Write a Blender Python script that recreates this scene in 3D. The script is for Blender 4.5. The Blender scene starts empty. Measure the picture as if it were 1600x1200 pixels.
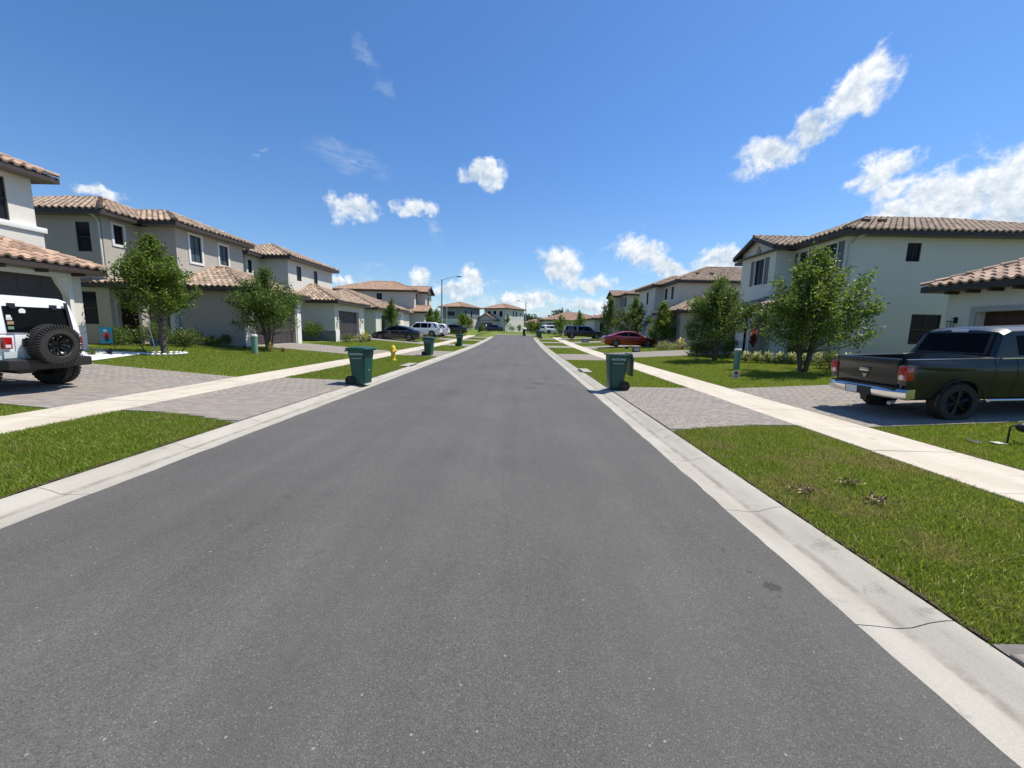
import bpy, bmesh, math, random
import numpy as np
from mathutils import Vector, Matrix
rnd = random.Random(7)
nrg = np.random.default_rng(11)
S = bpy.context.scene
COL = S.collection
R = math.radians

# ------------------------------------------------------------------ camera
cam_d = bpy.data.cameras.new('camera')
cam = bpy.data.objects.new('camera', cam_d); COL.objects.link(cam)
cam_d.sensor_width = 36.0; cam_d.lens = 36.0 * 620.0 / 1600.0
cam_d.clip_start = 0.05; cam_d.clip_end = 3000
CAM = Vector((0, 0, 1.66))
_r = Vector((0.9995016, 0.0207712, 0.02377183)); _u = Vector((-0.02636335, 0.13501292, 0.99049305)); _f = Vector((-0.01736422, 0.9906261, -0.13549323))
cam.matrix_world = Matrix(((_r[0], _u[0], -_f[0], CAM[0]), (_r[1], _u[1], -_f[1], CAM[1]), (_r[2], _u[2], -_f[2], CAM[2]), (0, 0, 0, 1)))
S.camera = cam
def inview(p, m=0.06):
    d = Vector(p) - CAM; z = d.dot(_f)
    if z < 0.2: return False
    return abs(d.dot(_r) / z) < 800 / 620 * (1 + m) and abs(d.dot(_u) / z) < 600 / 620 * (1 + m)

# ------------------------------------------------------------------ sun, sky, exposure
SUN_EL, SUN_A = R(62), R(24)           # elevation; angle from +X towards +Y
sdir = Vector((math.cos(SUN_EL) * math.cos(SUN_A), math.cos(SUN_EL) * math.sin(SUN_A), math.sin(SUN_EL)))
sl = bpy.data.lights.new('sun', 'SUN'); sl.energy = 3.9; sl.angle = R(0.55); sl.color = (1, 0.94, 0.835)
so = bpy.data.objects.new('sun', sl); COL.objects.link(so)
so.rotation_euler = sdir.to_track_quat('Z', 'Y').to_euler(); so.location = (20, 0, 40)
S.view_settings.view_transform = 'Standard'; S.view_settings.look = 'None'
S.view_settings.exposure = 0.70; S.view_settings.gamma = 1; S.view_settings.use_curve_mapping = False
W = bpy.data.worlds.new('World'); S.world = W; W.use_nodes = True
def build_world():
    nt = W.node_tree; N = nt.nodes; Lk = nt.links; N.clear()
    out = N.new('ShaderNodeOutputWorld'); bg = N.new('ShaderNodeBackground'); bg.inputs['Strength'].default_value = 0.14
    Lk.new(bg.outputs[0], out.inputs[0])
    sky = N.new('ShaderNodeTexSky'); sky.sky_type = 'NISHITA'; sky.sun_disc = False
    sky.sun_elevation = SUN_EL; sky.sun_rotation = math.pi / 2 - SUN_A
    sky.air_density = 1.0; sky.dust_density = 0.3; sky.ozone_density = 1.3
    tc = N.new('ShaderNodeTexCoord')
    def math_(op, a, b=None, c=None, clamp=False):
        n = N.new('ShaderNodeMath'); n.operation = op; n.use_clamp = clamp
        for i, x in enumerate((a, b, c)):
            if x is None: continue
            if isinstance(x, (int, float)): n.inputs[i].default_value = x
            else: Lk.new(x, n.inputs[i])
        return n.outputs[0]
    def vm(op, a, b=None):
        n = N.new('ShaderNodeVectorMath'); n.operation = op
        for i, x in enumerate((a, b)):
            if x is None: continue
            if isinstance(x, (tuple, list, Vector)): n.inputs[i].default_value = tuple(x)
            elif isinstance(x, (int, float)): n.inputs[3].default_value = x
            else: Lk.new(x, n.inputs[i])
        return n
    D0 = tc.outputs['Generated']
    def noise(vec, sc, det, ro=0.55, dist=0.0):
        n = N.new('ShaderNodeTexNoise'); n.inputs['Scale'].default_value = sc; n.inputs['Detail'].default_value = det
        n.inputs['Roughness'].default_value = ro; n.inputs['Distortion'].default_value = dist
        Lk.new(vec, n.inputs['Vector']); return n
    # warp the direction so that outlines billow
    w = noise(D0, 11.0, 6.0, 0.62)
    w0 = vm('SUBTRACT', w.outputs['Color'], (0.5, 0.5, 0.5)).outputs[0]
    n = N.new('ShaderNodeVectorMath'); n.operation = 'SCALE'; Lk.new(w0, n.inputs[0]); n.inputs[3].default_value = 0.11
    D = vm('ADD', D0, n.outputs[0]).outputs[0]
    blobs = [(37.4,24.2,2.6,2.5,-0,1.0),(33.7,22.2,2.9,2.2,36,1.0),(29.8,19.9,3.0,2.3,12,1.0),(39.6,16.5,2.9,1.6,21,0.8),(41.3,14.5,2.3,1.5,8,0.8),(45.5,13.8,3.1,2.2,25,1.0),(48.9,13.8,3.4,3.1,-13,1.0),(43.2,11.5,4.2,1.9,-9,0.9),(49.5,10.0,5,2.6,0,0.9),(-5.4,19.9,3.4,1.5,-2,1.0),(-22.5,14.2,2.8,1.8,-8,1.0),(-14.8,15.8,2.8,1.1,-2,0.9),(-22.5,20.0,4.6,1.6,-9,0.3),(-46.2,11.9,2.1,0.9,0,0.6),(-14.3,6.6,1.5,1.9,3,0.8),(-6.6,7.0,1.9,2.0,2,0.7),(-10.3,5.1,4.6,1.4,2,0.5),(5.7,8.7,3.2,2.4,-19,1.0),(9.8,6.6,3.2,1.2,0,0.65),(16.5,10.3,3.3,2.1,-2,1.0),(20.0,8.7,3.8,1.7,-12,0.9),(25.2,9.3,3.1,1.5,-3,0.9),(1.4,4.2,6.0,1.2,1,0.5),(10.4,3.6,5.2,1.3,1,0.5),(-24.3,6.2,1.8,0.6,4,0.6),(-20.1,30.5,1.8,0.7,-52,0.2),(-12.0,12.9,2.1,1.4,-58,0.25),(-32.4,18.3,1.2,0.35,12,0.35),(-18.3,27.4,1.4,0.6,-67,0.2),(12.5,11.3,1.8,0.5,-1,0.4)]
    field = None; faint = None; wsum = None; ssum = None
    for az, el, ra, rb, ti, st in blobs:
        az, el, ti = R(az), R(el), R(ti)
        c = Vector((math.cos(el) * math.sin(az), math.cos(el) * math.cos(az), math.sin(el)))
        h = Vector((c.y, -c.x, 0)).normalized(); v = h.cross(c)
        a = (h * math.cos(ti) + v * math.sin(ti)) / math.sin(R(ra * 1.1)); b = (v * math.cos(ti) - h * math.sin(ti)) / math.sin(R(rb * 1.1))
        da = vm('DOT_PRODUCT', D, a).outputs['Value']; db = vm('DOT_PRODUCT', D, b).outputs['Value']
        q = math_('MULTIPLY_ADD', da, da, math_('MULTIPLY', db, db))
        val = math_('SUBTRACT', 1.0, math_('POWER', q, 0.5))
        val = math_('MAXIMUM', val, -1.0)
        front = math_('GREATER_THAN', vm('DOT_PRODUCT', D0, c).outputs['Value'], 0.3)
        val = math_('MULTIPLY_ADD', math_('ADD', val, 1.0), front, -1.0)
        if st >= 0.5:
            val = math_('ADD', val, (st - 1.0) * 0.35)
            field = val if field is None else math_('MAXIMUM', field, val)
            wt = math_('MAXIMUM', math_('ADD', val, 0.35), 0.0); sv = math_('MULTIPLY', wt, db)
            wsum = wt if wsum is None else math_('ADD', wsum, wt); ssum = sv if ssum is None else math_('ADD', ssum, sv)
        else:
            val = math_('MULTIPLY', math_('MAXIMUM', val, 0.0), st)
            faint = val if faint is None else math_('ADD', faint, val)
    # cumulus all round outside the picture, in the same belt above the horizon
    sep = N.new('ShaderNodeSeparateXYZ'); Lk.new(D0, sep.inputs[0])
    yneg = math_('MULTIPLY_ADD', sep.outputs['Y'], -3.0, 1.2, clamp=True)
    g = noise(D0, 4.0, 4.0, 0.5)
    gen = math_('MULTIPLY_ADD', g.outputs['Fac'], 3.2, -2.0)
    gen = math_('MULTIPLY_ADD', math_('ADD', gen, 1.0), yneg, -1.0)
    field = math_('MAXIMUM', field, gen)
    # low hazy bank of small cumulus near the horizon
    sc = N.new('ShaderNodeVectorMath'); sc.operation = 'MULTIPLY'; Lk.new(D0, sc.inputs[0]); sc.inputs[1].default_value = (1, 1, 2.6)
    lowb = math_('SUBTRACT', 1.0, math_('MULTIPLY', math_('ABSOLUTE', math_('SUBTRACT', sep.outputs['Z'], 0.045)), 11.0))
    ln = noise(sc.outputs[0], 9.0, 6.0, 0.62)
    low = math_('ADD', math_('MULTIPLY', lowb, 0.62), math_('MULTIPLY_ADD', ln.outputs['Fac'], 2.4, -1.35))
    low = math_('MINIMUM', low, 0.5)
    fb = noise(D0, 30.0, 12.0, 0.66, 0.3)
    f2 = noise(D0, 10.0, 7.0, 0.6)
    off = vm('ADD', D0, tuple(Vector((0.45, 0.2, 0.9)).normalized() * 0.016)).outputs[0]
    f3 = noise(off, 10.0, 7.0, 0.6)
    fb3 = noise(off, 30.0, 7.0, 0.66, 0.3)
    nz = math_('ADD', math_('MULTIPLY_ADD', fb.outputs['Fac'], 1.55, -0.77), math_('MULTIPLY_ADD', f2.outputs['Fac'], 1.2, -0.6))
    nz3 = math_('ADD', math_('MULTIPLY_ADD', fb3.outputs['Fac'], 1.55, -0.77), math_('MULTIPLY_ADD', f3.outputs['Fac'], 1.2, -0.6))
    dens = math_('ADD', math_('MULTIPLY', field, 1.5), math_('MULTIPLY', nz, 1.25))
    def smooth(x, a, b, hi=1.0):
        m = N.new('ShaderNodeMapRange'); m.interpolation_type = 'SMOOTHSTEP'
        m.inputs[1].default_value = a; m.inputs[2].default_value = b; m.inputs[4].default_value = hi
        Lk.new(x, m.inputs[0]); return m.outputs[0]
    mask = smooth(dens, -0.16, 0.82)
    mlow = smooth(math_('ADD', low, math_('MULTIPLY', nz, 0.5)), 0.0, 1.0, 0.52)
    st1 = N.new('ShaderNodeVectorMath'); st1.operation = 'MULTIPLY'; Lk.new(D0, st1.inputs[0]); st1.inputs[1].default_value = (5, 5, 30)
    wn = noise(st1.outputs[0], 2.2, 8.0, 0.65, 0.8)
    mw = math_('MULTIPLY', faint, math_('MULTIPLY_ADD', wn.outputs['Fac'], 5.0, -1.7, clamp=True), clamp=True)
    inv = lambda x: math_('SUBTRACT', 1.0, x)
    tot = math_('MULTIPLY', math_('MULTIPLY', inv(mask), inv(mlow)), inv(mw))
    tot = inv(tot)
    up = math_('GREATER_THAN', sep.outputs['Z'], 0.0)
    tot = math_('MULTIPLY', tot, up)
    # self-shading of the vapour: density falling off towards the sun is bright
    lit = math_('SUBTRACT', nz, nz3)
    lit = math_('ADD', math_('MULTIPLY', lit, 1.5), 0.58)
    core = math_('ADD', math_('MULTIPLY', smooth(dens, 0.35, 1.4), -0.16), math_('MULTIPLY', math_('DIVIDE', ssum, math_('ADD', wsum, 0.15)), 0.42))
    lit = math_('ADD', lit, core, clamp=True)
    cr = N.new('ShaderNodeMix'); cr.data_type = 'RGBA'; Lk.new(lit, cr.inputs[0])
    cr.inputs[6].default_value = (2.2, 2.75, 3.4, 1); cr.inputs[7].default_value = (4.5, 4.6, 4.7, 1)
    # sky tint
    hz = N.new('ShaderNodeMix'); hz.data_type = 'RGBA'; Lk.new(smooth(sep.outputs['Z'], 0.0, 0.45), hz.inputs[0]); hz.inputs[6].default_value = (0.40, 0.50, 0.62, 1); hz.inputs[7].default_value = (0.32, 0.50, 0.70, 1)
    tint = N.new('ShaderNodeMix'); tint.data_type = 'RGBA'; tint.blend_type = 'MULTIPLY'; tint.inputs[0].default_value = 1
    Lk.new(sky.outputs[0], tint.inputs[6]); Lk.new(hz.outputs[2], tint.inputs[7])
    mx = N.new('ShaderNodeMix'); mx.data_type = 'RGBA'; Lk.new(tot, mx.inputs[0]); Lk.new(tint.outputs[2], mx.inputs[6]); Lk.new(cr.outputs[2], mx.inputs[7])
    Lk.new(mx.outputs[2], bg.inputs['Color'])
build_world()
W.cycles.sampling_method = 'MANUAL'; W.cycles.sample_map_resolution = 512

# ------------------------------------------------------------------ terrain heights
XC = -1.03
def rz(y):
    y = max(y, 26)
    if y < 66: return .0004 * (y - 26) ** 2
    return .64 + .032 * (y - 66) if y < 74 else .896 + .012 * (min(y, 100) - 74)
def zt(x, y):
    d = abs(x - XC); b = rz(y)
    if d < 3.05: return b
    if d < 3.6: return b + .05 * (d - 3.05) / .55
    if d < 6: return b + .05 + .03 * (d - 3.6) / 2.4
    if d < 7.3: return b + .08
    return b + .08 + .065 * (min(d, 14.5) - 7.3)
zt_np = np.vectorize(zt)

# ------------------------------------------------------------------ materials
MATS = {}
def mat(name, base, rough=0.8, metal=0.0, var=None, scale=5.0, bump=0.0, bscale=200.0, island=0.0, coat=0.0, detail=6.0, trans=0.0, spec=0.5, alpha=None, emit=None):
    """procedural principled material; var = second colour mixed in by noise in object space"""
    m = bpy.data.materials.new(name); m.use_nodes = True; nt = m.node_tree; N = nt.nodes; Lk = nt.links
    p = N['Principled BSDF']; p.inputs['Roughness'].default_value = rough; p.inputs['Metallic'].default_value = metal
    p.inputs['Specular IOR Level'].default_value = spec; p.inputs['Coat Weight'].default_value = coat; p.inputs['Coat Roughness'].default_value = 0.03
    geo = N.new('ShaderNodeNewGeometry')
    rgb = N.new('ShaderNodeMix'); rgb.data_type = 'RGBA'; rgb.inputs[6].default_value = (*base, 1); rgb.inputs[7].default_value = (*(var or base), 1)
    nz = N.new('ShaderNodeTexNoise'); nz.inputs['Scale'].default_value = scale; nz.inputs['Detail'].default_value = detail; nz.inputs['Roughness'].default_value = 0.6
    Lk.new(geo.outputs['Position'], nz.inputs['Vector'])
    mr = N.new('ShaderNodeMapRange'); mr.inputs[1].default_value = 0.3; mr.inputs[2].default_value = 0.7; Lk.new(nz.outputs['Fac'], mr.inputs[0]); Lk.new(mr.outputs[0], rgb.inputs[0])
    colr = rgb.outputs[2]
    if island:
        hsv = N.new('ShaderNodeHueSaturation'); oi = N.new('ShaderNodeObjectInfo')
        ad = N.new('ShaderNodeMath'); ad.operation = 'ADD'; Lk.new(geo.outputs['Random Per Island'], ad.inputs[0]); Lk.new(oi.outputs['Random'], ad.inputs[1])
        fr = N.new('ShaderNodeMath'); fr.operation = 'FRACT'; Lk.new(ad.outputs[0], fr.inputs[0])
        mv = N.new('ShaderNodeMapRange'); mv.inputs[3].default_value = 1 - island; mv.inputs[4].default_value = 1 + island; Lk.new(fr.outputs[0], mv.inputs[0])
        Lk.new(mv.outputs[0], hsv.inputs['Value']); Lk.new(colr, hsv.inputs['Color']); colr = hsv.outputs[0]
        m['frac'] = 1
    Lk.new(colr, p.inputs['Base Color'])
    if bump:
        b = N.new('ShaderNodeBump'); b.inputs['Strength'].default_value = bump; b.inputs['Distance'].default_value = 0.01
        n2 = N.new('ShaderNodeTexNoise'); n2.inputs['Scale'].default_value = bscale; n2.inputs['Detail'].default_value = 4
        Lk.new(geo.outputs['Position'], n2.inputs['Vector']); Lk.new(n2.outputs['Fac'], b.inputs['Height']); Lk.new(b.outputs[0], p.inputs['Normal'])
    if trans:
        p.inputs['Transmission Weight'].default_value = trans
    MATS[name] = m
    return m
def leafmat(name, c1, c2, c3=None, trans=0.35, patch=0.0, dry=None):
    m = bpy.data.materials.new(name); m.use_nodes = True; nt = m.node_tree; N = nt.nodes; Lk = nt.links
    p = N['Principled BSDF']; out = N['Material Output']; p.inputs['Roughness'].default_value = 0.5; p.inputs['Specular IOR Level'].default_value = 0.35
    geo = N.new('ShaderNodeNewGeometry'); r = N.new('ShaderNodeValToRGB')
    e = r.color_ramp.elements; e[0].color = (*c1, 1); e[1].color = (*c2, 1)
    if c3: k = e.new(0.93); k.color = (*c2, 1); e[-1].color = (*c3, 1); e[-1].position = 1.0
    Lk.new(geo.outputs['Random Per Island'], r.inputs[0]); colr = r.outputs[0]
    if dry:
        nz = N.new('ShaderNodeTexNoise'); nz.inputs['Scale'].default_value = 1.1; nz.inputs['Detail'].default_value = 5; nz.inputs['Roughness'].default_value = 0.62
        Lk.new(geo.outputs['Position'], nz.inputs['Vector'])
        mr = N.new('ShaderNodeMapRange'); mr.inputs[1].default_value = 0.48 - patch; mr.inputs[2].default_value = 0.72 - patch; mr.inputs[4].default_value = 0.8; Lk.new(nz.outputs['Fac'], mr.inputs[0])
        mx = N.new('ShaderNodeMix'); mx.data_type = 'RGBA'; Lk.new(mr.outputs[0], mx.inputs[0]); Lk.new(colr, mx.inputs[6]); mx.inputs[7].default_value = (*dry, 1); colr = mx.outputs[2]
    Lk.new(colr, p.inputs['Base Color'])
    tr = N.new('ShaderNodeBsdfTranslucent'); hs = N.new('ShaderNodeHueSaturation'); hs.inputs['Value'].default_value = 1.3; hs.inputs['Hue'].default_value = 0.485; Lk.new(colr, hs.inputs['Color']); Lk.new(hs.outputs[0], tr.inputs[0])
    ms = N.new('ShaderNodeMixShader'); ms.inputs[0].default_value = trans; Lk.new(p.outputs[0], ms.inputs[1]); Lk.new(tr.outputs[0], ms.inputs[2]); Lk.new(ms.outputs[0], out.inputs[0])
    MATS[name] = m; return m

# ------------------------------------------------------------------ object helpers
ORG = {}
def tag(o, label=None, cat=None, group=None, kind=None):
    if label: o['label'] = label
    if cat: o['category'] = cat
    if group: o['group'] = group
    if kind: o['kind'] = kind
    return o
def thing(name, label, cat, loc=(0, 0, 0), rotz=0, group=None, local=False):
    o = bpy.data.objects.new(name, None); COL.objects.link(o); o.location = loc; o.rotation_euler = (0, 0, rotz)
    o.empty_display_size = 0.3
    ORG[o.name] = (0, 0, 0) if local else tuple(loc)
    return tag(o, label, cat, group)
def setting(name):
    o = bpy.data.objects.new(name, None); COL.objects.link(o); o['kind'] = 'structure'; ORG[o.name] = (0, 0, 0); return o
def mkobj(name, mesh, parent=None, m=None):
    if m is not None and not mesh.materials: mesh.materials.append(MATS[m])
    o = bpy.data.objects.new(name, mesh); COL.objects.link(o)
    if parent is not None: o.parent = parent; ORG[o.name] = ORG[parent.name]
    else: ORG[o.name] = (0, 0, 0)
    return o
def npmesh(name, V, F):
    """fast mesh from arrays; F is (n,3) or (n,4)"""
    me = bpy.data.meshes.new(name); V = np.asarray(V, dtype=np.float32); F = np.asarray(F, dtype=np.int32); k = F.shape[1]
    me.vertices.add(len(V)); me.vertices.foreach_set('co', V.ravel()); me.loops.add(F.size); me.loops.foreach_set('vertex_index', F.ravel())
    me.polygons.add(len(F)); me.polygons.foreach_set('loop_start', np.arange(0, F.size, k, dtype=np.int32)); me.polygons.foreach_set('loop_total', np.full(len(F), k, dtype=np.int32))
    me.update(calc_edges=True); return me
def npobj(name, V, F, m, parent=None, kind=None, smooth=False):
    V = np.asarray(V, dtype=np.float32)
    if parent is not None: V = V - np.array(ORG[parent.name], dtype=np.float32)
    me = npmesh(name, V, F)
    if smooth: me.polygons.foreach_set('use_smooth', np.ones(len(me.polygons), dtype=bool))
    o = mkobj(name, me, parent, m)
    if kind: o['kind'] = kind
    return o
class MB:
    def __init__(s): s.v = []; s.f = []
    def add(s, vs, fs):
        n = len(s.v); s.v += [tuple(map(float, p)) for p in vs]; s.f += [tuple(n + i for i in f) for f in fs]; return s
    def box(s, x0, y0, z0, x1, y1, z1):
        return s.add([(x0,y0,z0),(x1,y0,z0),(x1,y1,z0),(x0,y1,z0),(x0,y0,z1),(x1,y0,z1),(x1,y1,z1),(x0,y1,z1)], [(0,3,2,1),(4,5,6,7),(0,1,5,4),(1,2,6,5),(2,3,7,6),(3,0,4,7)])
    def xbox(s, c, size, M=None):
        hx, hy, hz = [q / 2 for q in size]; c = Vector(c); vs = []
        for dz in (-hz, hz):
            for dx, dy in ((-hx,-hy),(hx,-hy),(hx,hy),(-hx,hy)):
                p = Vector((dx, dy, dz)); vs.append(c + (M @ p if M else p))
        return s.add(vs, [(0,3,2,1),(4,5,6,7),(0,1,5,4),(1,2,6,5),(2,3,7,6),(3,0,4,7)])
    def fbox(s, F, u0, u1, n0, n1, z0, z1):
        """box in a facade frame F=(axis 'W','E','S','N', plane coordinate); n is outward"""
        side, c = F
        if side == 'W': return s.box(c - n1, u0, z0, c - n0, u1, z1)
        if side == 'E': return s.box(c + n0, u0, z0, c + n1, u1, z1)
        if side == 'S': return s.box(u0, c - n1, z0, u1, c - n0, z1)
        return s.box(u0, c + n0, z0, u1, c + n1, z1)
    def tube(s, pts, rad, n=8, cap=True):
        pts = [Vector(p) for p in pts]; rad = rad if isinstance(rad, (list, tuple)) else [rad] * len(pts); b = len(s.v)
        for i, p in enumerate(pts):
            d = (pts[min(i + 1, len(pts) - 1)] - pts[max(i - 1, 0)]).normalized()
            a = d.cross(Vector((0, 0, 1)) if abs(d.z) < 0.9 else Vector((1, 0, 0))).normalized(); c = d.cross(a)
            for k in range(n):
                t = 2 * math.pi * k / n; s.v.append(tuple(p + (a * math.cos(t) + c * math.sin(t)) * rad[i]))
        for i in range(len(pts) - 1):
            for k in range(n):
                s.f.append((b + i*n + k, b + i*n + (k+1) % n, b + (i+1)*n + (k+1) % n, b + (i+1)*n + k))
        if cap: s.f.append(tuple(b + k for k in reversed(range(n)))); s.f.append(tuple(b + (len(pts)-1)*n + k for k in range(n)))
        return s
    def lathe(s, prof, n=24, c=(0, 0, 0), axis='z', close=False):
        b = len(s.v); c = Vector(c)
        for r, h in prof:
            for k in range(n):
                t = 2 * math.pi * k / n; x, y = r * math.cos(t), r * math.sin(t)
                s.v.append(tuple(c + (Vector((x, y, h)) if axis == 'z' else Vector((x, h, y)) if axis == 'y' else Vector((h, x, y)))))
        m = len(prof)
        for i in range(m - 1 + (1 if close else 0)):
            j = (i + 1) % m
            for k in range(n): s.f.append((b + i*n + k, b + i*n + (k+1) % n, b + j*n + (k+1) % n, b + j*n + k))
        return s
    def prism(s, poly, vec):
        """poly: list of 3d points, extruded by vec"""
        n = len(poly); v = Vector(vec); P = [Vector(p) for p in poly]
        return s.add(P + [p + v for p in P], [tuple(reversed(range(n))), tuple(range(n, 2*n))] + [(i, (i+1) % n, n + (i+1) % n, n + i) for i in range(n)])
    def loft(s, rings, closed=True, cap=True):
        b = len(s.v); n = len(rings[0])
        for r in rings: s.v += [tuple(p) for p in r]
        for i in range(len(rings) - 1):
            for k in range(n if closed else n - 1):
                s.f.append((b + i*n + k, b + i*n + (k+1) % n, b + (i+1)*n + (k+1) % n, b + (i+1)*n + k))
        if cap: s.f.append(tuple(b + k for k in reversed(range(n)))); s.f.append(tuple(b + (len(rings)-1)*n + k for k in range(n)))
        return s
    def build(s, name, m, parent=None, smooth=None, bevel=0, kind=None, seg=2):
        me = bpy.data.meshes.new(name); o0 = ORG[parent.name] if parent is not None else (0, 0, 0)
        me.from_pydata([(x - o0[0], y - o0[1], z - o0[2]) for x, y, z in s.v], [], s.f); me.update()
        bm = bmesh.new(); bm.from_mesh(me)
        bmesh.ops.recalc_face_normals(bm, faces=bm.faces[:])
        if bevel:
            ed = [e for e in bm.edges if len(e.link_faces) == 2 and e.calc_face_angle(0) > 0.6]
            bmesh.ops.bevel(bm, geom=ed, offset=bevel, segments=seg, affect='EDGES', profile=0.6, clamp_overlap=True)
        bm.to_mesh(me); bm.free()
        if smooth or bevel:
            me.polygons.foreach_set('use_smooth', np.ones(len(me.polygons), dtype=bool)); me.set_sharp_from_angle(angle=R(smooth if isinstance(smooth, (int, float)) and smooth > 1 else 35))
        o = mkobj(name, me, parent, m)
        if kind: o['kind'] = kind
        return o
def dup(o, parent=None, keep=True):
    c = o.copy(); COL.objects.link(c)
    if parent is not None: c.parent = parent
    ORG[c.name] = ORG.get(o.name, (0, 0, 0))
    for ch in o.children: dup(ch, c)
    return c
# ------------------------------------------------------------------ material library
mat('stucco_light', (.70,.66,.585), .95, var=(.65,.61,.545), scale=1.4, bump=.5, bscale=55)
mat('stucco_band', (.42,.415,.40), .95, var=(.38,.375,.36), scale=1.4, bump=.5, bscale=55)
mat('stucco_grey', (.45,.41,.35), .95, var=(.41,.375,.325), scale=1.1, bump=.5, bscale=55)
mat('stucco_pale', (.67,.65,.57), .95, var=(.625,.61,.54), scale=1.0, bump=.5, bscale=55)
mat('stucco_beige', (.62,.56,.47), .95, var=(.57,.52,.44), scale=1.2, bump=.5, bscale=55)
mat('stucco_cool', (.62,.595,.535), .95, var=(.57,.55,.50), scale=1.2, bump=.5, bscale=55)
mat('stucco_dark', (.22,.225,.23), .95, var=(.2,.205,.21), scale=1.2, bump=.5, bscale=55)
mat('trim_white', (.74,.73,.70), .8, var=(.70,.69,.66), scale=3, bump=.2, bscale=90)
mat('fascia_brown', (.055,.038,.032), .6, var=(.04,.028,.024), scale=4)
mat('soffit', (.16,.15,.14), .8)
mat('tile', (.42,.315,.225), .85, var=(.23,.16,.115), scale=3.3, bump=.35, bscale=60, island=.34)
mat('tile_pink', (.50,.35,.25), .85, var=(.29,.185,.13), scale=2.6, bump=.35, bscale=60, island=.30)
mat('tile_far', (.43,.28,.19), .85, var=(.30,.19,.13), scale=1.6, bump=.35, bscale=40, island=.25)
mat('roof_deck', (.12,.085,.07), .9)
mat('bronze', (.035,.028,.026), .45, metal=.3)
mat('glass_dark', (.010,.013,.018), .08, spec=.12, var=(.02,.026,.034), scale=1.0)
mat('glass_blind', (.07,.09,.10), .12, spec=.25, var=(.06,.08,.10), scale=3.0)
mat('garage_door', (.05,.042,.045), .55, var=(.06,.05,.05), scale=2)
mat('front_door', (.055,.02,.018), .5)
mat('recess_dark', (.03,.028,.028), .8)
mat('shutter_grey', (.16,.155,.16), .7)
mat('pipe_pale', (.56,.54,.50), .6)
mat('black_metal', (.012,.012,.013), .4, metal=.5)
mat('lamp_glass', (.5,.5,.46), .2)
mat('paver', (.228,.210,.188), .9, var=(.268,.225,.185), scale=.9, bump=.4, bscale=120, island=.13)
mat('paver_base', (.19,.175,.155), .95, var=(.12,.11,.105), scale=20)
mat('paver_far', (.22,.20,.18), .9, var=(.25,.22,.195), scale=3.0, bump=.2, bscale=60)
mat('soil', (.045,.032,.022), 1, var=(.08,.055,.035), scale=30, bump=.8, bscale=90)
mat('rubber', (.016,.015,.014), .75, var=(.028,.026,.023), scale=20, bump=.3, bscale=150)
mat('plastic_black', (.014,.014,.015), .5, bump=.15, bscale=300)
mat('bin_green', (.003,.072,.050), .42, var=(.004,.058,.040), scale=3)
mat('lettering', (.8,.83,.8), .6)
mat('hydrant_yellow', (.80,.60,.03), .42, var=(.7,.48,.03), scale=9)
mat('box_green', (.16,.30,.22), .6, var=(.14,.26,.19), scale=4)
mat('galvanised', (.46,.47,.48), .5, metal=.4, var=(.38,.39,.4), scale=8)
mat('pole_concrete', (.55,.54,.50), .8)
mat('chrome', (.60,.60,.60), .2, metal=1)
mat('rim_grey', (.32,.33,.34), .3, metal=.9)
mat('rim_black', (.015,.015,.016), .3, metal=.5)
mat('paint_gunmetal', (.013,.0145,.014), .36, metal=.2, coat=.35)
mat('paint_white', (.78,.80,.82), .3, coat=1)
mat('paint_red', (.30,.010,.012), .28, metal=.2, coat=1)
mat('paint_navy', (.007,.010,.028), .25, metal=.3, coat=1)
mat('paint_black_blue', (.005,.007,.018), .25, metal=.2, coat=1)
mat('paint_blue', (.012,.03,.10), .25, metal=.3, coat=1)
mat('paint_silver', (.30,.31,.33), .3, metal=.7, coat=1)
mat('car_glass', (.004,.005,.006), .05, spec=.06)
mat('tail_red', (.35,.008,.012), .15, coat=1)
mat('lamp_clear', (.7,.7,.72), .1, coat=1)
mat('plate', (.55,.62,.62), .5)
mat('bark', (.15,.12,.095), .95, var=(.085,.07,.055), scale=14, bump=1, bscale=40)
mat('bark_light', (.30,.26,.21), .95, var=(.2,.17,.14), scale=14, bump=1, bscale=40)
mat('stake_dark', (.05,.045,.035), .9)
mat('stake_pale', (.55,.52,.44), .9)
mat('rock_white', (.74,.74,.73), .9, var=(.6,.6,.6), scale=12, island=.12)
mat('flag_teal', (.015,.30,.40), .8)
mat('flag_red', (.62,.09,.07), .8)
mat('flag_dark', (.03,.03,.04), .8)
mat('flag_white', (.7,.7,.7), .8)
mat('sign_white', (.6,.6,.55), .6)
mat('sign_red', (.45,.02,.02), .6)
mat('dry_leaf', (.20,.11,.05), .8, var=(.48,.36,.2), scale=20, island=.4)
mat('blue_pot', (.01,.06,.25), .3)
mat('umbrella_white', (.7,.7,.68), .8)
leafmat('leaf_tree', (.065,.120,.018), (.175,.265,.036), (.27,.34,.07), .45)
leafmat('leaf_dark', (.052,.100,.018), (.135,.215,.034), (.24,.28,.09), .42)
leafmat('leaf_bright', (.058,.11,.014), (.15,.23,.028), (.24,.31,.05), .45)
leafmat('leaf_far', (.040,.062,.030), (.075,.11,.05), None, .2)
leafmat('leaf_shrub', (.05,.095,.018), (.14,.20,.04), (.3,.3,.12), .38)
leafmat('leaf_yellow', (.30,.28,.06), (.55,.45,.12), (.62,.30,.08), .35)
leafmat('leaf_variegated', (.22,.26,.09), (.45,.46,.20), (.5,.42,.2), .3)
leafmat('leaf_red', (.10,.015,.02), (.28,.04,.04), (.55,.42,.4), .3)
leafmat('leaf_black', (.02,.02,.018), (.05,.045,.04), (.3,.3,.25), .15)
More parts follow.
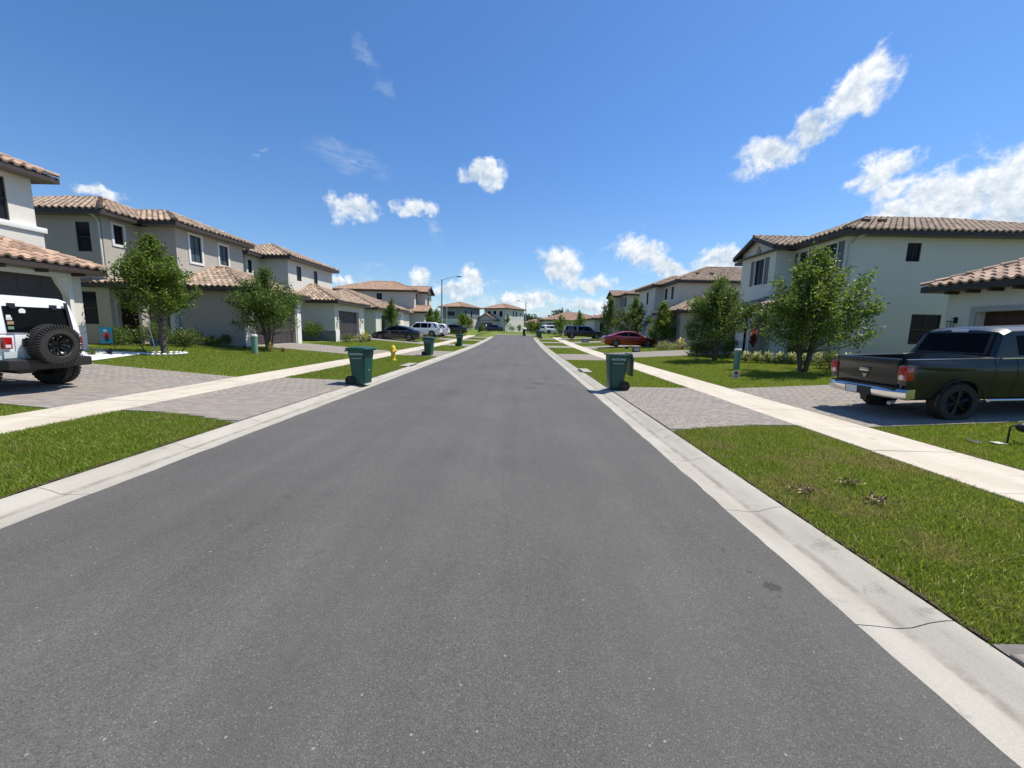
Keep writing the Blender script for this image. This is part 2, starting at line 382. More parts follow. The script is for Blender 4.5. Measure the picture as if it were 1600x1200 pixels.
leafmat('flower', (.6,.5,.35), (.75,.7,.55), (.7,.25,.08), .2)
leafmat('grass_near', (.115,.180,.015), (.250,.325,.034), (.52,.49,.18), .46, patch=-.05, dry=(.27,.23,.07))
leafmat('grass_brown', (.115,.175,.016), (.250,.310,.040), (.60,.50,.26), .46, patch=-.005, dry=(.36,.28,.12))

def ground_mat():
    m = bpy.data.materials.new('lawn'); m.use_nodes = True; nt = m.node_tree; N = nt.nodes; Lk = nt.links; p = N['Principled BSDF']
    p.inputs['Roughness'].default_value = 1; p.inputs['Specular IOR Level'].default_value = .1
    geo = N.new('ShaderNodeNewGeometry')
    n1 = N.new('ShaderNodeTexNoise'); n1.inputs['Scale'].default_value = 30; n1.inputs['Detail'].default_value = 8; n1.inputs['Roughness'].default_value = .75; Lk.new(geo.outputs['Position'], n1.inputs['Vector'])
    n2 = N.new('ShaderNodeTexNoise'); n2.inputs['Scale'].default_value = .7; n2.inputs['Detail'].default_value = 5; Lk.new(geo.outputs['Position'], n2.inputs['Vector'])
    r1 = N.new('ShaderNodeValToRGB'); e = r1.color_ramp.elements; e[0].position = .3; e[0].color = (.055,.085,.012, 1); e[1].position = .72; e[1].color = (.19,.245,.045, 1); Lk.new(n1.outputs['Fac'], r1.inputs[0])
    mx = N.new('ShaderNodeMix'); mx.data_type = 'RGBA'; mr = N.new('ShaderNodeMapRange'); mr.inputs[1].default_value = .45; mr.inputs[2].default_value = .75; mr.inputs[4].default_value = .45
    Lk.new(n2.outputs['Fac'], mr.inputs[0]); Lk.new(mr.outputs[0], mx.inputs[0]); Lk.new(r1.outputs[0], mx.inputs[6]); mx.inputs[7].default_value = (.16,.16,.05, 1)
    Lk.new(mx.outputs[2], p.inputs['Base Color'])
    b = N.new('ShaderNodeBump'); b.inputs['Strength'].default_value = 1; b.inputs['Distance'].default_value = .03; Lk.new(n1.outputs['Fac'], b.inputs['Height']); Lk.new(b.outputs[0], p.inputs['Normal'])
    MATS['lawn'] = m
ground_mat()
def asphalt_mat():
    m = bpy.data.materials.new('asphalt'); m.use_nodes = True; nt = m.node_tree; N = nt.nodes; Lk = nt.links; p = N['Principled BSDF']
    p.inputs['Roughness'].default_value = .82; p.inputs['Specular IOR Level'].default_value = .35
    geo = N.new('ShaderNodeNewGeometry'); P = geo.outputs['Position']
    def nz(sc, det=4, ro=.6, v=None):
        n = N.new('ShaderNodeTexNoise'); n.inputs['Scale'].default_value = sc; n.inputs['Detail'].default_value = det; n.inputs['Roughness'].default_value = ro; Lk.new(v or P, n.inputs['Vector']); return n.outputs['Fac']
    def rng(x, a, b, c, d, smooth=False):
        n = N.new('ShaderNodeMapRange'); Lk.new(x, n.inputs[0])
        for i, q in enumerate((a, b, c, d)): n.inputs[i + 1].default_value = q
        if smooth: n.interpolation_type = 'SMOOTHSTEP'
        return n.outputs[0]
    def mm(op, a, b, cl=False):
        n = N.new('ShaderNodeMath'); n.operation = op; n.use_clamp = cl
        for i, x in enumerate((a, b)):
            if isinstance(x, (int, float)): n.inputs[i].default_value = x
            else: Lk.new(x, n.inputs[i])
        return n.outputs[0]
    fine = rng(nz(150, 4, .85), .3, .7, .30, 1.75)
    med = rng(nz(28, 3), .3, .7, .92, 1.08)
    big = rng(nz(.45, 6, .65), .3, .7, .86, 1.15)
    # long streaks where tyres run
    st = N.new('ShaderNodeMapping'); st.inputs['Scale'].default_value = (1.3, .05, 1); Lk.new(P, st.inputs[0])
    streak = rng(nz(1.2, 5, .65, st.outputs[0]), .3, .7, .87, 1.13)
    v = N.new('ShaderNodeTexVoronoi'); v.inputs['Scale'].default_value = 95; v.feature = 'F1'; Lk.new(P, v.inputs['Vector'])
    sepc = N.new('ShaderNodeSeparateColor'); Lk.new(v.outputs['Color'], sepc.inputs[0])
    chip = mm('MULTIPLY', mm('GREATER_THAN', sepc.outputs[0], .78), mm('LESS_THAN', v.outputs['Distance'], .33))
    v2 = N.new('ShaderNodeTexVoronoi'); v2.inputs['Scale'].default_value = 30; Lk.new(P, v2.inputs['Vector'])
    sp2 = N.new('ShaderNodeSeparateColor'); Lk.new(v2.outputs['Color'], sp2.inputs[0])
    chip2 = mm('MULTIPLY', mm('GREATER_THAN', sp2.outputs[0], .965), mm('LESS_THAN', v2.outputs['Distance'], .17))
    val = mm('MULTIPLY', mm('MULTIPLY', fine, med), mm('MULTIPLY', big, streak))
    val = mm('MULTIPLY', val, .088)
    val = mm('ADD', val, mm('MULTIPLY', chip, .065)); val = mm('ADD', val, mm('MULTIPLY', chip2, .15))
    # oil drips
    wn = N.new('ShaderNodeTexNoise'); wn.inputs['Scale'].default_value = 14; wn.inputs['Detail'].default_value = 3; Lk.new(P, wn.inputs['Vector'])
    wv = N.new('ShaderNodeVectorMath'); wv.operation = 'SCALE'; Lk.new(wn.outputs['Color'], wv.inputs[0]); wv.inputs[3].default_value = .07
    wp = N.new('ShaderNodeVectorMath'); wp.operation = 'ADD'; Lk.new(P, wp.inputs[0]); Lk.new(wv.outputs[0], wp.inputs[1])
    drip = None
    for x, y, r, k in ((1.72, 2.47, .055, .45), (1.70, 2.36, .018, .3), (1.66, 2.62, .02, .35), (1.76, 2.22, .016, .3), (1.62, 2.9, .016, .3), (.62, 12.3, .22, .35), (.95, 13.6, .18, .3), (.3, 11.3, .2, .25), (1.2, 12.0, .16, .25), (-2.9, 7.4, .05, .35), (-2.2, 3.6, .03, .3), (-1.3, 6.0, .03, .3), (.7, 17.5, .4, .2)):
        d = N.new('ShaderNodeVectorMath'); d.operation = 'DISTANCE'; Lk.new(wp.outputs[0], d.inputs[0]); d.inputs[1].default_value = (x + .035, y + .035, rz(y) + .035)
        q = rng(d.outputs['Value'], r * .7, r * 1.25, k, 0, True)
        drip = q if drip is None else mm('MAXIMUM', drip, q)
    val = mm('MULTIPLY', val, mm('SUBTRACT', 1, drip))
    cb = N.new('ShaderNodeCombineColor'); Lk.new(mm('MULTIPLY', val, 1.05), cb.inputs[0]); Lk.new(mm('MULTIPLY', val, 1.0), cb.inputs[1]); Lk.new(mm('MULTIPLY', val, 0.925), cb.inputs[2])
    Lk.new(cb.outputs[0], p.inputs['Base Color'])
    b = N.new('ShaderNodeBump'); b.inputs['Strength'].default_value = .7; b.inputs['Distance'].default_value = .006; Lk.new(nz(160, 3, .7), b.inputs['Height']); Lk.new(b.outputs[0], p.inputs['Normal'])
    MATS['asphalt'] = m
asphalt_mat()
def concrete_mat(name, c1, c2, dirt, gutter=False):
    m = bpy.data.materials.new(name); m.use_nodes = True; nt = m.node_tree; N = nt.nodes; Lk = nt.links; p = N['Principled BSDF']
    p.inputs['Roughness'].default_value = .9; p.inputs['Specular IOR Level'].default_value = .3
    geo = N.new('ShaderNodeNewGeometry'); P = geo.outputs['Position']
    def nz(sc, det=5, ro=.6, v=None):
        n = N.new('ShaderNodeTexNoise'); n.inputs['Scale'].default_value = sc; n.inputs['Detail'].default_value = det; n.inputs['Roughness'].default_value = ro; Lk.new(v or P, n.inputs['Vector']); return n.outputs['Fac']
    def rng(x, a, b, c, d):
        n = N.new('ShaderNodeMapRange'); n.interpolation_type = 'SMOOTHSTEP'; Lk.new(x, n.inputs[0])
        for i, q in enumerate((a, b, c, d)): n.inputs[i + 1].default_value = q
        return n.outputs[0]
    mp = N.new('ShaderNodeMapping'); mp.inputs['Scale'].default_value = (1, .35, 1); Lk.new(P, mp.inputs[0])
    mx = N.new('ShaderNodeMix'); mx.data_type = 'RGBA'; mx.inputs[6].default_value = (*c1, 1); mx.inputs[7].default_value = (*c2, 1); Lk.new(rng(nz(2.2, 6, .65, mp.outputs[0]), .35, .65, 0, 1), mx.inputs[0])
    m2 = N.new('ShaderNodeMix'); m2.data_type = 'RGBA'; m2.inputs[7].default_value = (*dirt, 1); Lk.new(mx.outputs[2], m2.inputs[6])
    stain = rng(nz(2.3, 9, .75), .56, .68, 0, .6)
    if gutter:
        sp = N.new('ShaderNodeSeparateXYZ'); Lk.new(P, sp.inputs[0])
        def mm(op, a, b=0.0, cl=False):
            n = N.new('ShaderNodeMath'); n.operation = op; n.use_clamp = cl
            for i, x in enumerate((a, b)):
                if isinstance(x, (int, float)): n.inputs[i].default_value = x
                else: Lk.new(x, n.inputs[i])
            return n.outputs[0]
        d = mm('ABSOLUTE', mm('ADD', mm('ADD', sp.outputs[0], -XC), mm('MULTIPLY', mm('SUBTRACT', nz(3, 5, .7), .5), .05)))
        line = mm('MULTIPLY', rng(d, 3.255, 3.30, 0, 1), rng(d, 3.31, 3.37, 1, 0))
        line = mm('MULTIPLY', line, rng(nz(2.8, 9, .8), .35, .6, .10, .62))
        mq = N.new('ShaderNodeMapping'); mq.inputs['Scale'].default_value = (7, 1.6, 1); mq.inputs['Rotation'].default_value = (0, 0, .5); Lk.new(P, mq.inputs[0])
        scuff = mm('MULTIPLY', rng(nz(1.7, 9, .8, mq.outputs[0]), .60, .66, 0, .8), rng(nz(.9, 3, .5), .5, .6, 0, 1))
        stain = mm('MAXIMUM', mm('MAXIMUM', mm('MULTIPLY', stain, .8), line, True), scuff, True)
    Lk.new(stain, m2.inputs[0])
    fl = N.new('ShaderNodeMix'); fl.data_type = 'RGBA'; fl.blend_type = 'MULTIPLY'; fl.inputs[0].default_value = 1; Lk.new(m2.outputs[2], fl.inputs[6])
    gr = N.new('ShaderNodeCombineColor'); g = rng(nz(160, 3, .7), .3, .7, .88, 1.1)
    for i in range(3): Lk.new(g, gr.inputs[i])
    Lk.new(gr.outputs[0], fl.inputs[7]); Lk.new(fl.outputs[2], p.inputs['Base Color'])
    b = N.new('ShaderNodeBump'); b.inputs['Strength'].default_value = .4; b.inputs['Distance'].default_value = .004; Lk.new(nz(120, 4, .7), b.inputs['Height']); Lk.new(b.outputs[0], p.inputs['Normal'])
    MATS[name] = m
concrete_mat('concrete_curb', (.405,.38,.325), (.345,.32,.27), (.15,.13,.10), True)
concrete_mat('concrete_walk', (.54,.485,.40), (.47,.415,.335), (.24,.19,.145))

# ------------------------------------------------------------------ ground sheet
def build_ground():
    ds = [0, 3.0, 3.55, 3.60, 6.0, 6.02, 7.27, 7.32, 8.5, 11, 14.5, 20, 30, 60, 120, 400, 1500]
    off = {0: -.1, 3.0: -.1, 3.55: -.1, 3.60: -.012, 6.0: -.012, 6.02: -.09, 7.27: -.09, 7.32: -.012}
    xs = [XC - d for d in reversed(ds)] + [XC + d for d in ds[1:]]
    ys = [-60, -20] + list(np.arange(-6, 112, 2.0)) + [120, 150, 200, 300, 600, 1500]
    V = []; F = []
    for y in ys:
        for x in xs:
            d = round(abs(x - XC), 3); V.append((x, y, zt(x, y) + off.get(d, -.012) if d < 9 else zt(x, y) - .012))
    n = len(xs)
    for j in range(len(ys) - 1):
        for i in range(n - 1): F.append((j*n + i, j*n + i + 1, (j+1)*n + i + 1, (j+1)*n + i))
    o = npobj('ground', V, F, 'lawn'); o['kind'] = 'structure'
build_ground()
ROAD_END = 70.0
def strip(name, x0, x1, y0, y1, dz, m, parent=None, step=2.0, nx=1, kind=None, zf=zt):
    n = max(1, int(math.ceil((y1 - y0) / step))); V = []; F = []
    for j in range(n + 1):
        y = y0 + (y1 - y0) * j / n
        for i in range(nx + 1):
            x = x0 + (x1 - x0) * i / nx; V.append((x, y, zf(x, y) + dz))
    w = nx + 1
    for j in range(n):
        for i in range(nx): F.append((j*w + i, j*w + i + 1, (j+1)*w + i + 1, (j+1)*w + i))
    o = npobj(name, V, F, m, parent)
    if kind: o['kind'] = kind
    return o
def ragged_road():
    # the asphalt edge wanders a centimetre or two over the gutter lip
    ys = list(np.arange(-6, 12, .12)) + list(np.arange(12, ROAD_END, 1.0)) + [ROAD_END]; V = []; F = []
    for y in ys:
        wl = .005 * math.sin(y * 5.1) + .004 * math.sin(y * 13.7 + 1) + rnd.uniform(-.005, .005) if y < 12 else 0
        wr = .005 * math.sin(y * 4.3 + 2) + .004 * math.sin(y * 11.9) + rnd.uniform(-.005, .005) if y < 12 else 0
        for x, z in ((XC - 3.04 + wl, .006), (XC - 2.2, .012), (XC, .02), (XC + 2.2, .012), (XC + 3.04 + wr, .006)): V.append((x, y, rz(y) + z))
    for j in range(len(ys) - 1):
        for i in range(4): F.append((j*5 + i, j*5 + i + 1, (j+1)*5 + i + 1, (j+1)*5 + i))
    o = npobj('road', V, F, 'asphalt'); o['kind'] = 'structure'
ragged_road()

# kerb and gutter, poured in sections
curb = setting('curb')
PROF = [(3.0, -.08), (3.0, .002), (3.14, -.004), (3.28, -.016), (3.36, -.008), (3.46, .028), (3.55, .046), (3.59, .046), (3.60, -.1)]
def curb_section(y0, y1, side, prof=PROF):
    mb = MB(); n = max(1, int((y1 - y0) / 1.6)); rings = []
    for j in range(n + 1):
        y = y0 + (y1 - y0) * j / n; rings.append([(XC + side * d, y, rz(y) + z) for d, z in prof])
    mb.loft(rings); return mb.build('curb_section', 'concrete_curb', curb, smooth=25)
for side, s0 in ((1, 2.15), (-1, 2.05)):
    y = s0 - 7.5
    while y < 61:
        y1 = min(y + 1.5, 62 if side < 0 else 68)
        if not (side < 0 and y1 > 62.1): curb_section(y + .0035, y1 - .0035, side)
        y += 1.5
def end_curb():
    # the far end: the kerb turns across the road
    for x0 in np.arange(XC - 4.5, XC + 3.4, 2.6):
        mb = MB(); mb.loft([[(x, ROAD_END - 2.2 + d * 1.0 - .4 if False else ROAD_END - 3.6 + d, rz(ROAD_END - 3.6 + d) + z) for d, z in PROF] for x in (x0, x0 + 2.59)])
        mb.build('curb_section', 'concrete_curb', curb, smooth=25)
end_curb()

# sidewalks, poured in slabs
def sidewalk(side):
    w = setting('sidewalk'); y = -4.95 if side > 0 else -4.4
    base = None
    while y < 62:
        a, b = y + .009, y + 1.5 - .009; x0, x1 = (XC + side * 6.02, XC + side * 7.26)
        if x0 > x1: x0, x1 = x1, x0
        mb = MB(); t = rnd.uniform(-.003, .003)
        z0, z1 = zt(x0 + .02 if side < 0 else x0 + .02, a), zt(x0 + .02, b)
        zz0 = rz(a) + .08; zz1 = rz(b) + .08
        mb.add([(x0, a, zz0 - .1), (x1, a, zz0 - .1), (x1, b, zz1 - .1), (x0, b, zz1 - .1), (x0, a, zz0 + .012 + t), (x1, a, zz0 + .012), (x1, b, zz1 + .012), (x0, b, zz1 + .012 + t)],
               [(0,3,2,1),(4,5,6,7),(0,1,5,4),(1,2,6,5),(2,3,7,6),(3,0,4,7)])
        mb.build('slab', 'concrete_walk', w, bevel=.006 if y < 20 else 0, seg=1); y += 1.5
sidewalk(1); sidewalk(-1)

# driveways of block paving
APRON = {1: [(-3.5, 1.98), (6.62, 11.7), (22.2, 27.8), (36.6, 40.6), (46.3, 49.2), (56, 59)], -1: [(-2.5, 3.28), (6.35, 11.6), (22.3, 27.7), (35.8, 39.5), (47.5, 50.5), (56.2, 59.2)]}
LOT = {1: [(7.05, 11.75, 14.55), (24.6, 29.6, 14.2), (35.6, 39.9, 13.3), (46.3, 50, 14.5), (56, 59.5, 14.5)], -1: [(6.75, 11.5, 15.15), (21.2, 25.9, 14.0), (36.3, 40.2, 14.9), (47.5, 51, 14.5), (56.2, 59.6, 14.5)]}
def flare(x, y0):
    """the near edge of the first aprons curves away from the kerb towards the walk"""
    d = np.abs(x - XC); t = np.clip((d - 3.6) / 2.4, 0, 1)
    return y0 + np.where((d < 6.02) & (y0 < 7), .55 * np.sin(t * math.pi / 2) - .12, 0.0)
def paving(name, x0, x1, y0, y1, detail, near=300):
    dw = setting(name)
    V = []; F = []; nx = 8; ny = max(1, int(y1 - y0))
    for j in range(ny + 1):
        for i in range(nx + 1):
            x = x0 + (x1 - x0) * i / nx; ya = float(flare(x, y0)); y = ya + (y1 - ya) * j / ny; V.append((x, y, zt(x, y) - .002))
    for j in range(ny):
        for i in range(nx): F.append((j*(nx+1) + i, j*(nx+1) + i + 1, (j+1)*(nx+1) + i + 1, (j+1)*(nx+1) + i))
    npobj('paving_bed', V, F, 'paver_base' if detail else 'paver_far', dw)
    if not detail: return
    L, Wd, G = .2, .1, .0022
    items = []
    nrow = int((y1 - y0) / Wd)
    for j in range(nrow):
        y = y0 + j * Wd; o = (L / 2 if j % 2 else 0) + (0.05 if j % 4 > 1 else 0); x = x0 - o
        while x < x1 - .02:
            a, b = max(x, x0), min(x + L, x1)
            if b - a > .04 and y > float(flare((a + b) / 2, y0)) - .04:
                c = ((a + b) / 2, y + Wd / 2); items.append((a + G, b - G, y + G, y + Wd - G, c))
            x += L
    items.sort(key=lambda t: (0 if inview((t[4][0], t[4][1], .05), 0) else 1, (t[4][0]) ** 2 + t[4][1] ** 2))
    me = bpy.data.meshes.new('brick'); h = .012
    me.from_pydata([(-.5,-.5,-.02),(.5,-.5,-.02),(.5,.5,-.02),(-.5,.5,-.02),(-.48,-.46,h),(.48,-.46,h),(.48,.46,h),(-.48,.46,h),(-.5,-.5,h-.004),(.5,-.5,h-.004),(.5,.5,h-.004),(-.5,.5,h-.004)], [],
        [(4,5,6,7),(8,9,5,4),(9,10,6,5),(10,11,7,6),(11,8,4,7),(0,1,9,8),(1,2,10,9),(2,3,11,10),(3,0,8,11)]); me.materials.append(MATS['paver'])
    for a, b, c, d, ct in items[:near]:
        o = bpy.data.objects.new('brick', me); COL.objects.link(o); o.parent = dw
        o.location = (*ct, zt(*ct) + rnd.uniform(0, .0025)); o.scale = (b - a, d - c, 1)
        sl = (zt(ct[0] + .1, ct[1]) - zt(ct[0] - .1, ct[1])) / .2; o.rotation_euler = (0, -math.atan(sl), 0)
    rest = items[near:]
    if rest:
        V = []; F = []; T = np.array([v.co[:] for v in me.vertices]); FT = [tuple(p.vertices) for p in me.polygons]
        A = np.array([[(a + b) / 2, (c + d) / 2, b - a, d - c] for a, b, c, d, ct in rest]); z = zt_np(A[:, 0], A[:, 1]) + nrg.uniform(0, .0025, len(A))
        sl = (zt_np(A[:, 0] + .05, A[:, 1]) - zt_np(A[:, 0] - .05, A[:, 1])) / .1
        P = np.zeros((len(A), len(T), 3)); P[:, :, 0] = A[:, 0:1] + T[None, :, 0] * A[:, 2:3]; P[:, :, 1] = A[:, 1:2] + T[None, :, 1] * A[:, 3:4]; P[:, :, 2] = z[:, None] + T[None, :, 2] + sl[:, None] * T[None, :, 0] * A[:, 2:3]
        FF = (np.array(FT)[None] + (np.arange(len(A)) * len(T))[:, None, None]).reshape(-1, 4)
        npobj('brick', P.reshape(-1, 3), FF, 'paver', dw, kind='stuff')
for side in (1, -1):
    for k, (y0, y1) in enumerate(APRON[side]):
        xs = sorted((XC + side * 3.605, XC + side * 6.01)); paving('driveway_apron', xs[0], xs[1], y0, y1, k < 3, (60, 300, 0, 0, 0, 0)[k])
    for k, (y0, y1, xe) in enumerate(LOT[side]):
        xs = sorted((XC + side * 7.27, side * xe)); paving('driveway', xs[0], xs[1], y0, y1, k < 2, 300 if k == 0 else 0)
# low footpath in front of the grey house
strip('path', -19.6, -13.9, 18.55, 18.85, .012, 'concrete_walk', kind='structure')
# ------------------------------------------------------------------ houses
TP, TE = .30, .36       # tile pitch and exposed length
def tile_template(fine=True):
    n = 8 if fine else 5
    xs = np.linspace(0, TP, n + 1); prof = []
    for x in xs:
        t = x / TP
        prof.append(.066 * math.sin(math.pi * t / .62) ** .8 if t < .62 else -.008 * math.sin(math.pi * (t - .62) / .38))
    V = []
    for x, h in zip(xs, prof): V.append((x, -.03, h + .040))
    for x, h in zip(xs, prof): V.append((x, TE + .03, h + .002))
    for x, h in zip(xs, prof): V.append((x, -.03, max(h - .03, -.03)))
    F = [(i, i+1, n+2+i, n+1+i) for i in range(n)] + [(2*(n+1)+i, 2*(n+1)+i+1, i+1, i) for i in range(n)]
    return np.array(V), np.array(F)
TILE_F = tile_template(True); TILE_C = tile_template(False)
def in_poly(pts, poly):
    x, y = pts[:, 0], pts[:, 1]; ins = np.zeros(len(pts), bool); n = len(poly)
    for i in range(n):
        x0, y0 = poly[i]; x1, y1 = poly[(i+1) % n]
        c = ((y0 > y) != (y1 > y)) & (x < (x1 - x0) * (y - y0) / (y1 - y0 + 1e-12) + x0); ins ^= c
    return ins
def w2(h, p):
    """house coordinates to world, for visibility tests"""
    if h.rotation_euler.z or ORG[h.name] == (0, 0, 0):
        c, s = math.cos(h.rotation_euler.z), math.sin(h.rotation_euler.z); return Vector((h.location.x + p[0]*c - p[1]*s, h.location.y + p[0]*s + p[1]*c, h.location.z + p[2]))
    return Vector(p)
class Roofs:
    """collects the tiles of every slope of one house; the largest in the picture become parts"""
    def __init__(s, h, m, fine=True): s.h = h; s.m = m; s.fine = fine; s.t = []; s.caps = []
    def plane(s, poly, exclude=None):
        P = [Vector(p) for p in poly]; e = (P[1] - P[0]).normalized(); n = e.cross(P[2] - P[1])
        if n.length < 1e-6: n = e.cross(P[-1] - P[0])
        n.normalize()
        if n.z < 0: n = -n
        u = n.cross(e)
        if u.z < 0: u = -u
        if (w2(s.h, P[0] + n) - w2(s.h, P[0])).dot(CAM - w2(s.h, P[0])) < -1.0: return
        if u.cross(e).dot(n) > 0: pass
        if e.cross(u).dot(n) < 0: P0 = P[1]; e = -e
        else: P0 = P[0]
        q = [((p - P0).dot(e), (p - P0).dot(u)) for p in P]
        w = max(a for a, b in q); w0 = min(a for a, b in q); hgt = max(b for a, b in q)
        ny = int(hgt / TE) + 1; nx = int((w - w0) / TP) + 1
        C = np.array([(w0 + i * TP, j * TE) for j in range(ny) for i in range(nx)])
        keep = in_poly(C + np.array([TP * .4, TE * .5]), q); C = C[keep]
        for a, b in C: s.t.append((P0 + e * a + u * b + n * .01, e, u, n))
    def cap(s, a, b):
        a, b = Vector(a), Vector(b); d = (b - a); n = max(1, int(d.length / .36)); d = d / n
        for i in range(n): s.caps.append((a + d * i, a + d * (i + 1.12)))
    def finish(s, near=0):
        V, F = TILE_F if s.fine else TILE_C; org = Vector(ORG[s.h.name]); mul = []
        for t in s.t:
            c = w2(s.h, t[0]); mul.append((0 if inview(c) else 1, (c - CAM).length))
        order = sorted(range(len(s.t)), key=lambda i: mul[i]); me = None
        if near:
            me = npmesh('roof_tile', V, F); me.materials.append(MATS[s.m]); me.polygons.foreach_set('use_smooth', np.ones(len(me.polygons), bool)); me.set_sharp_from_angle(angle=R(40))
            for i in order[:near]:
                p, e, u, n = s.t[i]; o = bpy.data.objects.new('roof_tile', me); COL.objects.link(o); o.parent = s.h
                p = p - org + n * rnd.uniform(-.004, .006); o.matrix_basis = Matrix(((e.x, u.x, n.x, p.x), (e.y, u.y, n.y, p.y), (e.z, u.z, n.z, p.z), (0, 0, 0, 1)))
        rest = order[near:]
        if rest:
            A = np.array([[*s.t[i][0], *s.t[i][1], *s.t[i][2], *s.t[i][3]] for i in rest]); A[:, :3] += A[:, 9:12] * nrg.uniform(-.004, .006, (len(A), 1))
            P = A[:, None, 0:3] + V[None, :, 0:1] * A[:, None, 3:6] + V[None, :, 1:2] * A[:, None, 6:9] + V[None, :, 2:3] * A[:, None, 9:12]
            FF = (F[None] + (np.arange(len(A)) * len(V))[:, None, None]).reshape(-1, 4)
            o = npobj('roof_tiles', P.reshape(-1, 3), FF, s.m, s.h, kind='stuff', smooth=True); o.data.set_sharp_from_angle(angle=R(40))
        mb = MB()
        for a, b in s.caps:
            d = (b - a).normalized(); sd = d.cross(Vector((0, 0, 1))).normalized(); up = sd.cross(d); ra, rb = .125, .105
            ra_, rb_ = [], []
            for k in range(7):
                t = math.pi * k / 6; ra_.append(a + sd * math.cos(t) * ra + up * (math.sin(t) * ra * .85 + .03)); rb_.append(b + sd * math.cos(t) * rb + up * (math.sin(t) * rb * .85 + .015))
            mb.loft([ra_, rb_], closed=False, cap=False)
            mb.add(ra_ + [a], [(k + 1, k, 7) for k in range(6)])
        if mb.v: mb.build('ridge_tiles', s.m, s.h, smooth=30, kind='stuff')
def roof(h, rf, x0, y0, x1, y1, zw, slope=.4, over=.48, ends=('hip', 'hip'), axis=None, wallmat='stucco_light', fasc=.20):
    """roof over a rectangle of walls; axis = ridge direction; ends = (low end, high end) of the ridge"""
    X0, Y0, X1, Y1 = x0 - over, y0 - over, x1 + over, y1 + over; w, d = X1 - X0, Y1 - Y0
    axis = axis or ('x' if w >= d else 'y'); half = (d if axis == 'x' else w) / 2; ze = zw + .16
    def T(a, b, z): return (a, b, z) if axis == 'x' else (b, a, z)
    A0, A1, B0, B1 = (X0, X1, Y0, Y1) if axis == 'x' else (Y0, Y1, X0, X1); Bm = (B0 + B1) / 2; zr = ze + half * slope
    r0 = A0 + (half if ends[0] == 'hip' else 0); r1 = A1 - (half if ends[1] == 'hip' else 0)
    if r0 > r1: r0 = r1 = (A0 + A1) / 2; zr = ze + min(half, (A1 - A0) / 2) * slope
    R0, R1 = T(r0, Bm, zr), T(r1, Bm, zr)
    polys = [[T(A0, B0, ze), T(A1, B0, ze), R1, R0], [T(A1, B1, ze), T(A0, B1, ze), R0, R1]]
    if ends[0] == 'hip': polys.append([T(A0, B1, ze), T(A0, B0, ze), R0])
    if ends[1] == 'hip': polys.append([T(A1, B0, ze), T(A1, B1, ze), R1])
    deck = MB()
    for p in polys: deck.add([(a, b, c - .01) for a, b, c in p], [tuple(range(len(p)))])
    deck.build('roof', 'roof_deck', h)
    for p in polys: rf.plane(p)
    fb = MB(); th = .035; z0 = ze - fasc
    for B, sg in ((B0, 1), (B1, -1)):
        a, b = T(A0, B, 0), T(A1, B + sg * th, 0); fb.box(min(a[0], b[0]), min(a[1], b[1]), z0, max(a[0], b[0]), max(a[1], b[1]), ze - .012)
    for k, (A, sg) in enumerate(((A0, 1), (A1, -1))):
        if ends[k] == 'hip':
            a, b = T(A, B0 + th, 0), T(A + sg * th, B1 - th, 0); fb.box(min(a[0], b[0]), min(a[1], b[1]), z0, max(a[0], b[0]), max(a[1], b[1]), ze - .012)
        else:                                   # barge boards of a gable
            for Ba in (B0, B1):
                q = [T(A, Ba, ze - fasc), T(A, Ba, ze + .03), T(A, Bm, zr + .03), T(A, Bm, zr - fasc)]; v = T(sg * th, 0, 0); fb.prism(q, v)
    fb.build('fascia', 'fascia_brown', h)
    sf = MB(); g = .002                            # soffit ring between fascia and wall
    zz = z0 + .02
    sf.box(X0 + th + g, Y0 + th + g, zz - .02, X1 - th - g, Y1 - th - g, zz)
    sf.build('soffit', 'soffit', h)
    for k, A in ((0, A0), (1, A1)):
        if ends[k] == 'gable':
            wa = (x0, x1, y0, y1) if axis == 'x' else (y0, y1, x0, x1); wA = wa[k]; s = (over if k == 0 else -over)
            gp = [T(wA, wa[2], zz), T(wA, wa[3], zz), T(wA, Bm, zr - .02 - 0)]; gm = MB(); zc = zr - slope * 0 - .03
            gp = [T(wA, wa[2], z0), T(wA, wa[2], ze + over * slope - .04), T(wA, Bm, zr - .04), T(wA, wa[3], ze + over * slope - .04), T(wA, wa[3], z0)]
            gm.prism(gp, T(.15 if k == 0 else -.15, 0, 0)); gm.build('gable_wall', wallmat, h)
            # round-headed clay vent
    if r1 > r0 + .2: rf.cap(R0, R1)
    if ends[0] == 'hip': rf.cap(T(A0, B0, ze + .02), R0); rf.cap(T(A0, B1, ze + .02), R0)
    if ends[1] == 'hip': rf.cap(T(A1, B0, ze + .02), R1); rf.cap(T(A1, B1, ze + .02), R1)
    return zr
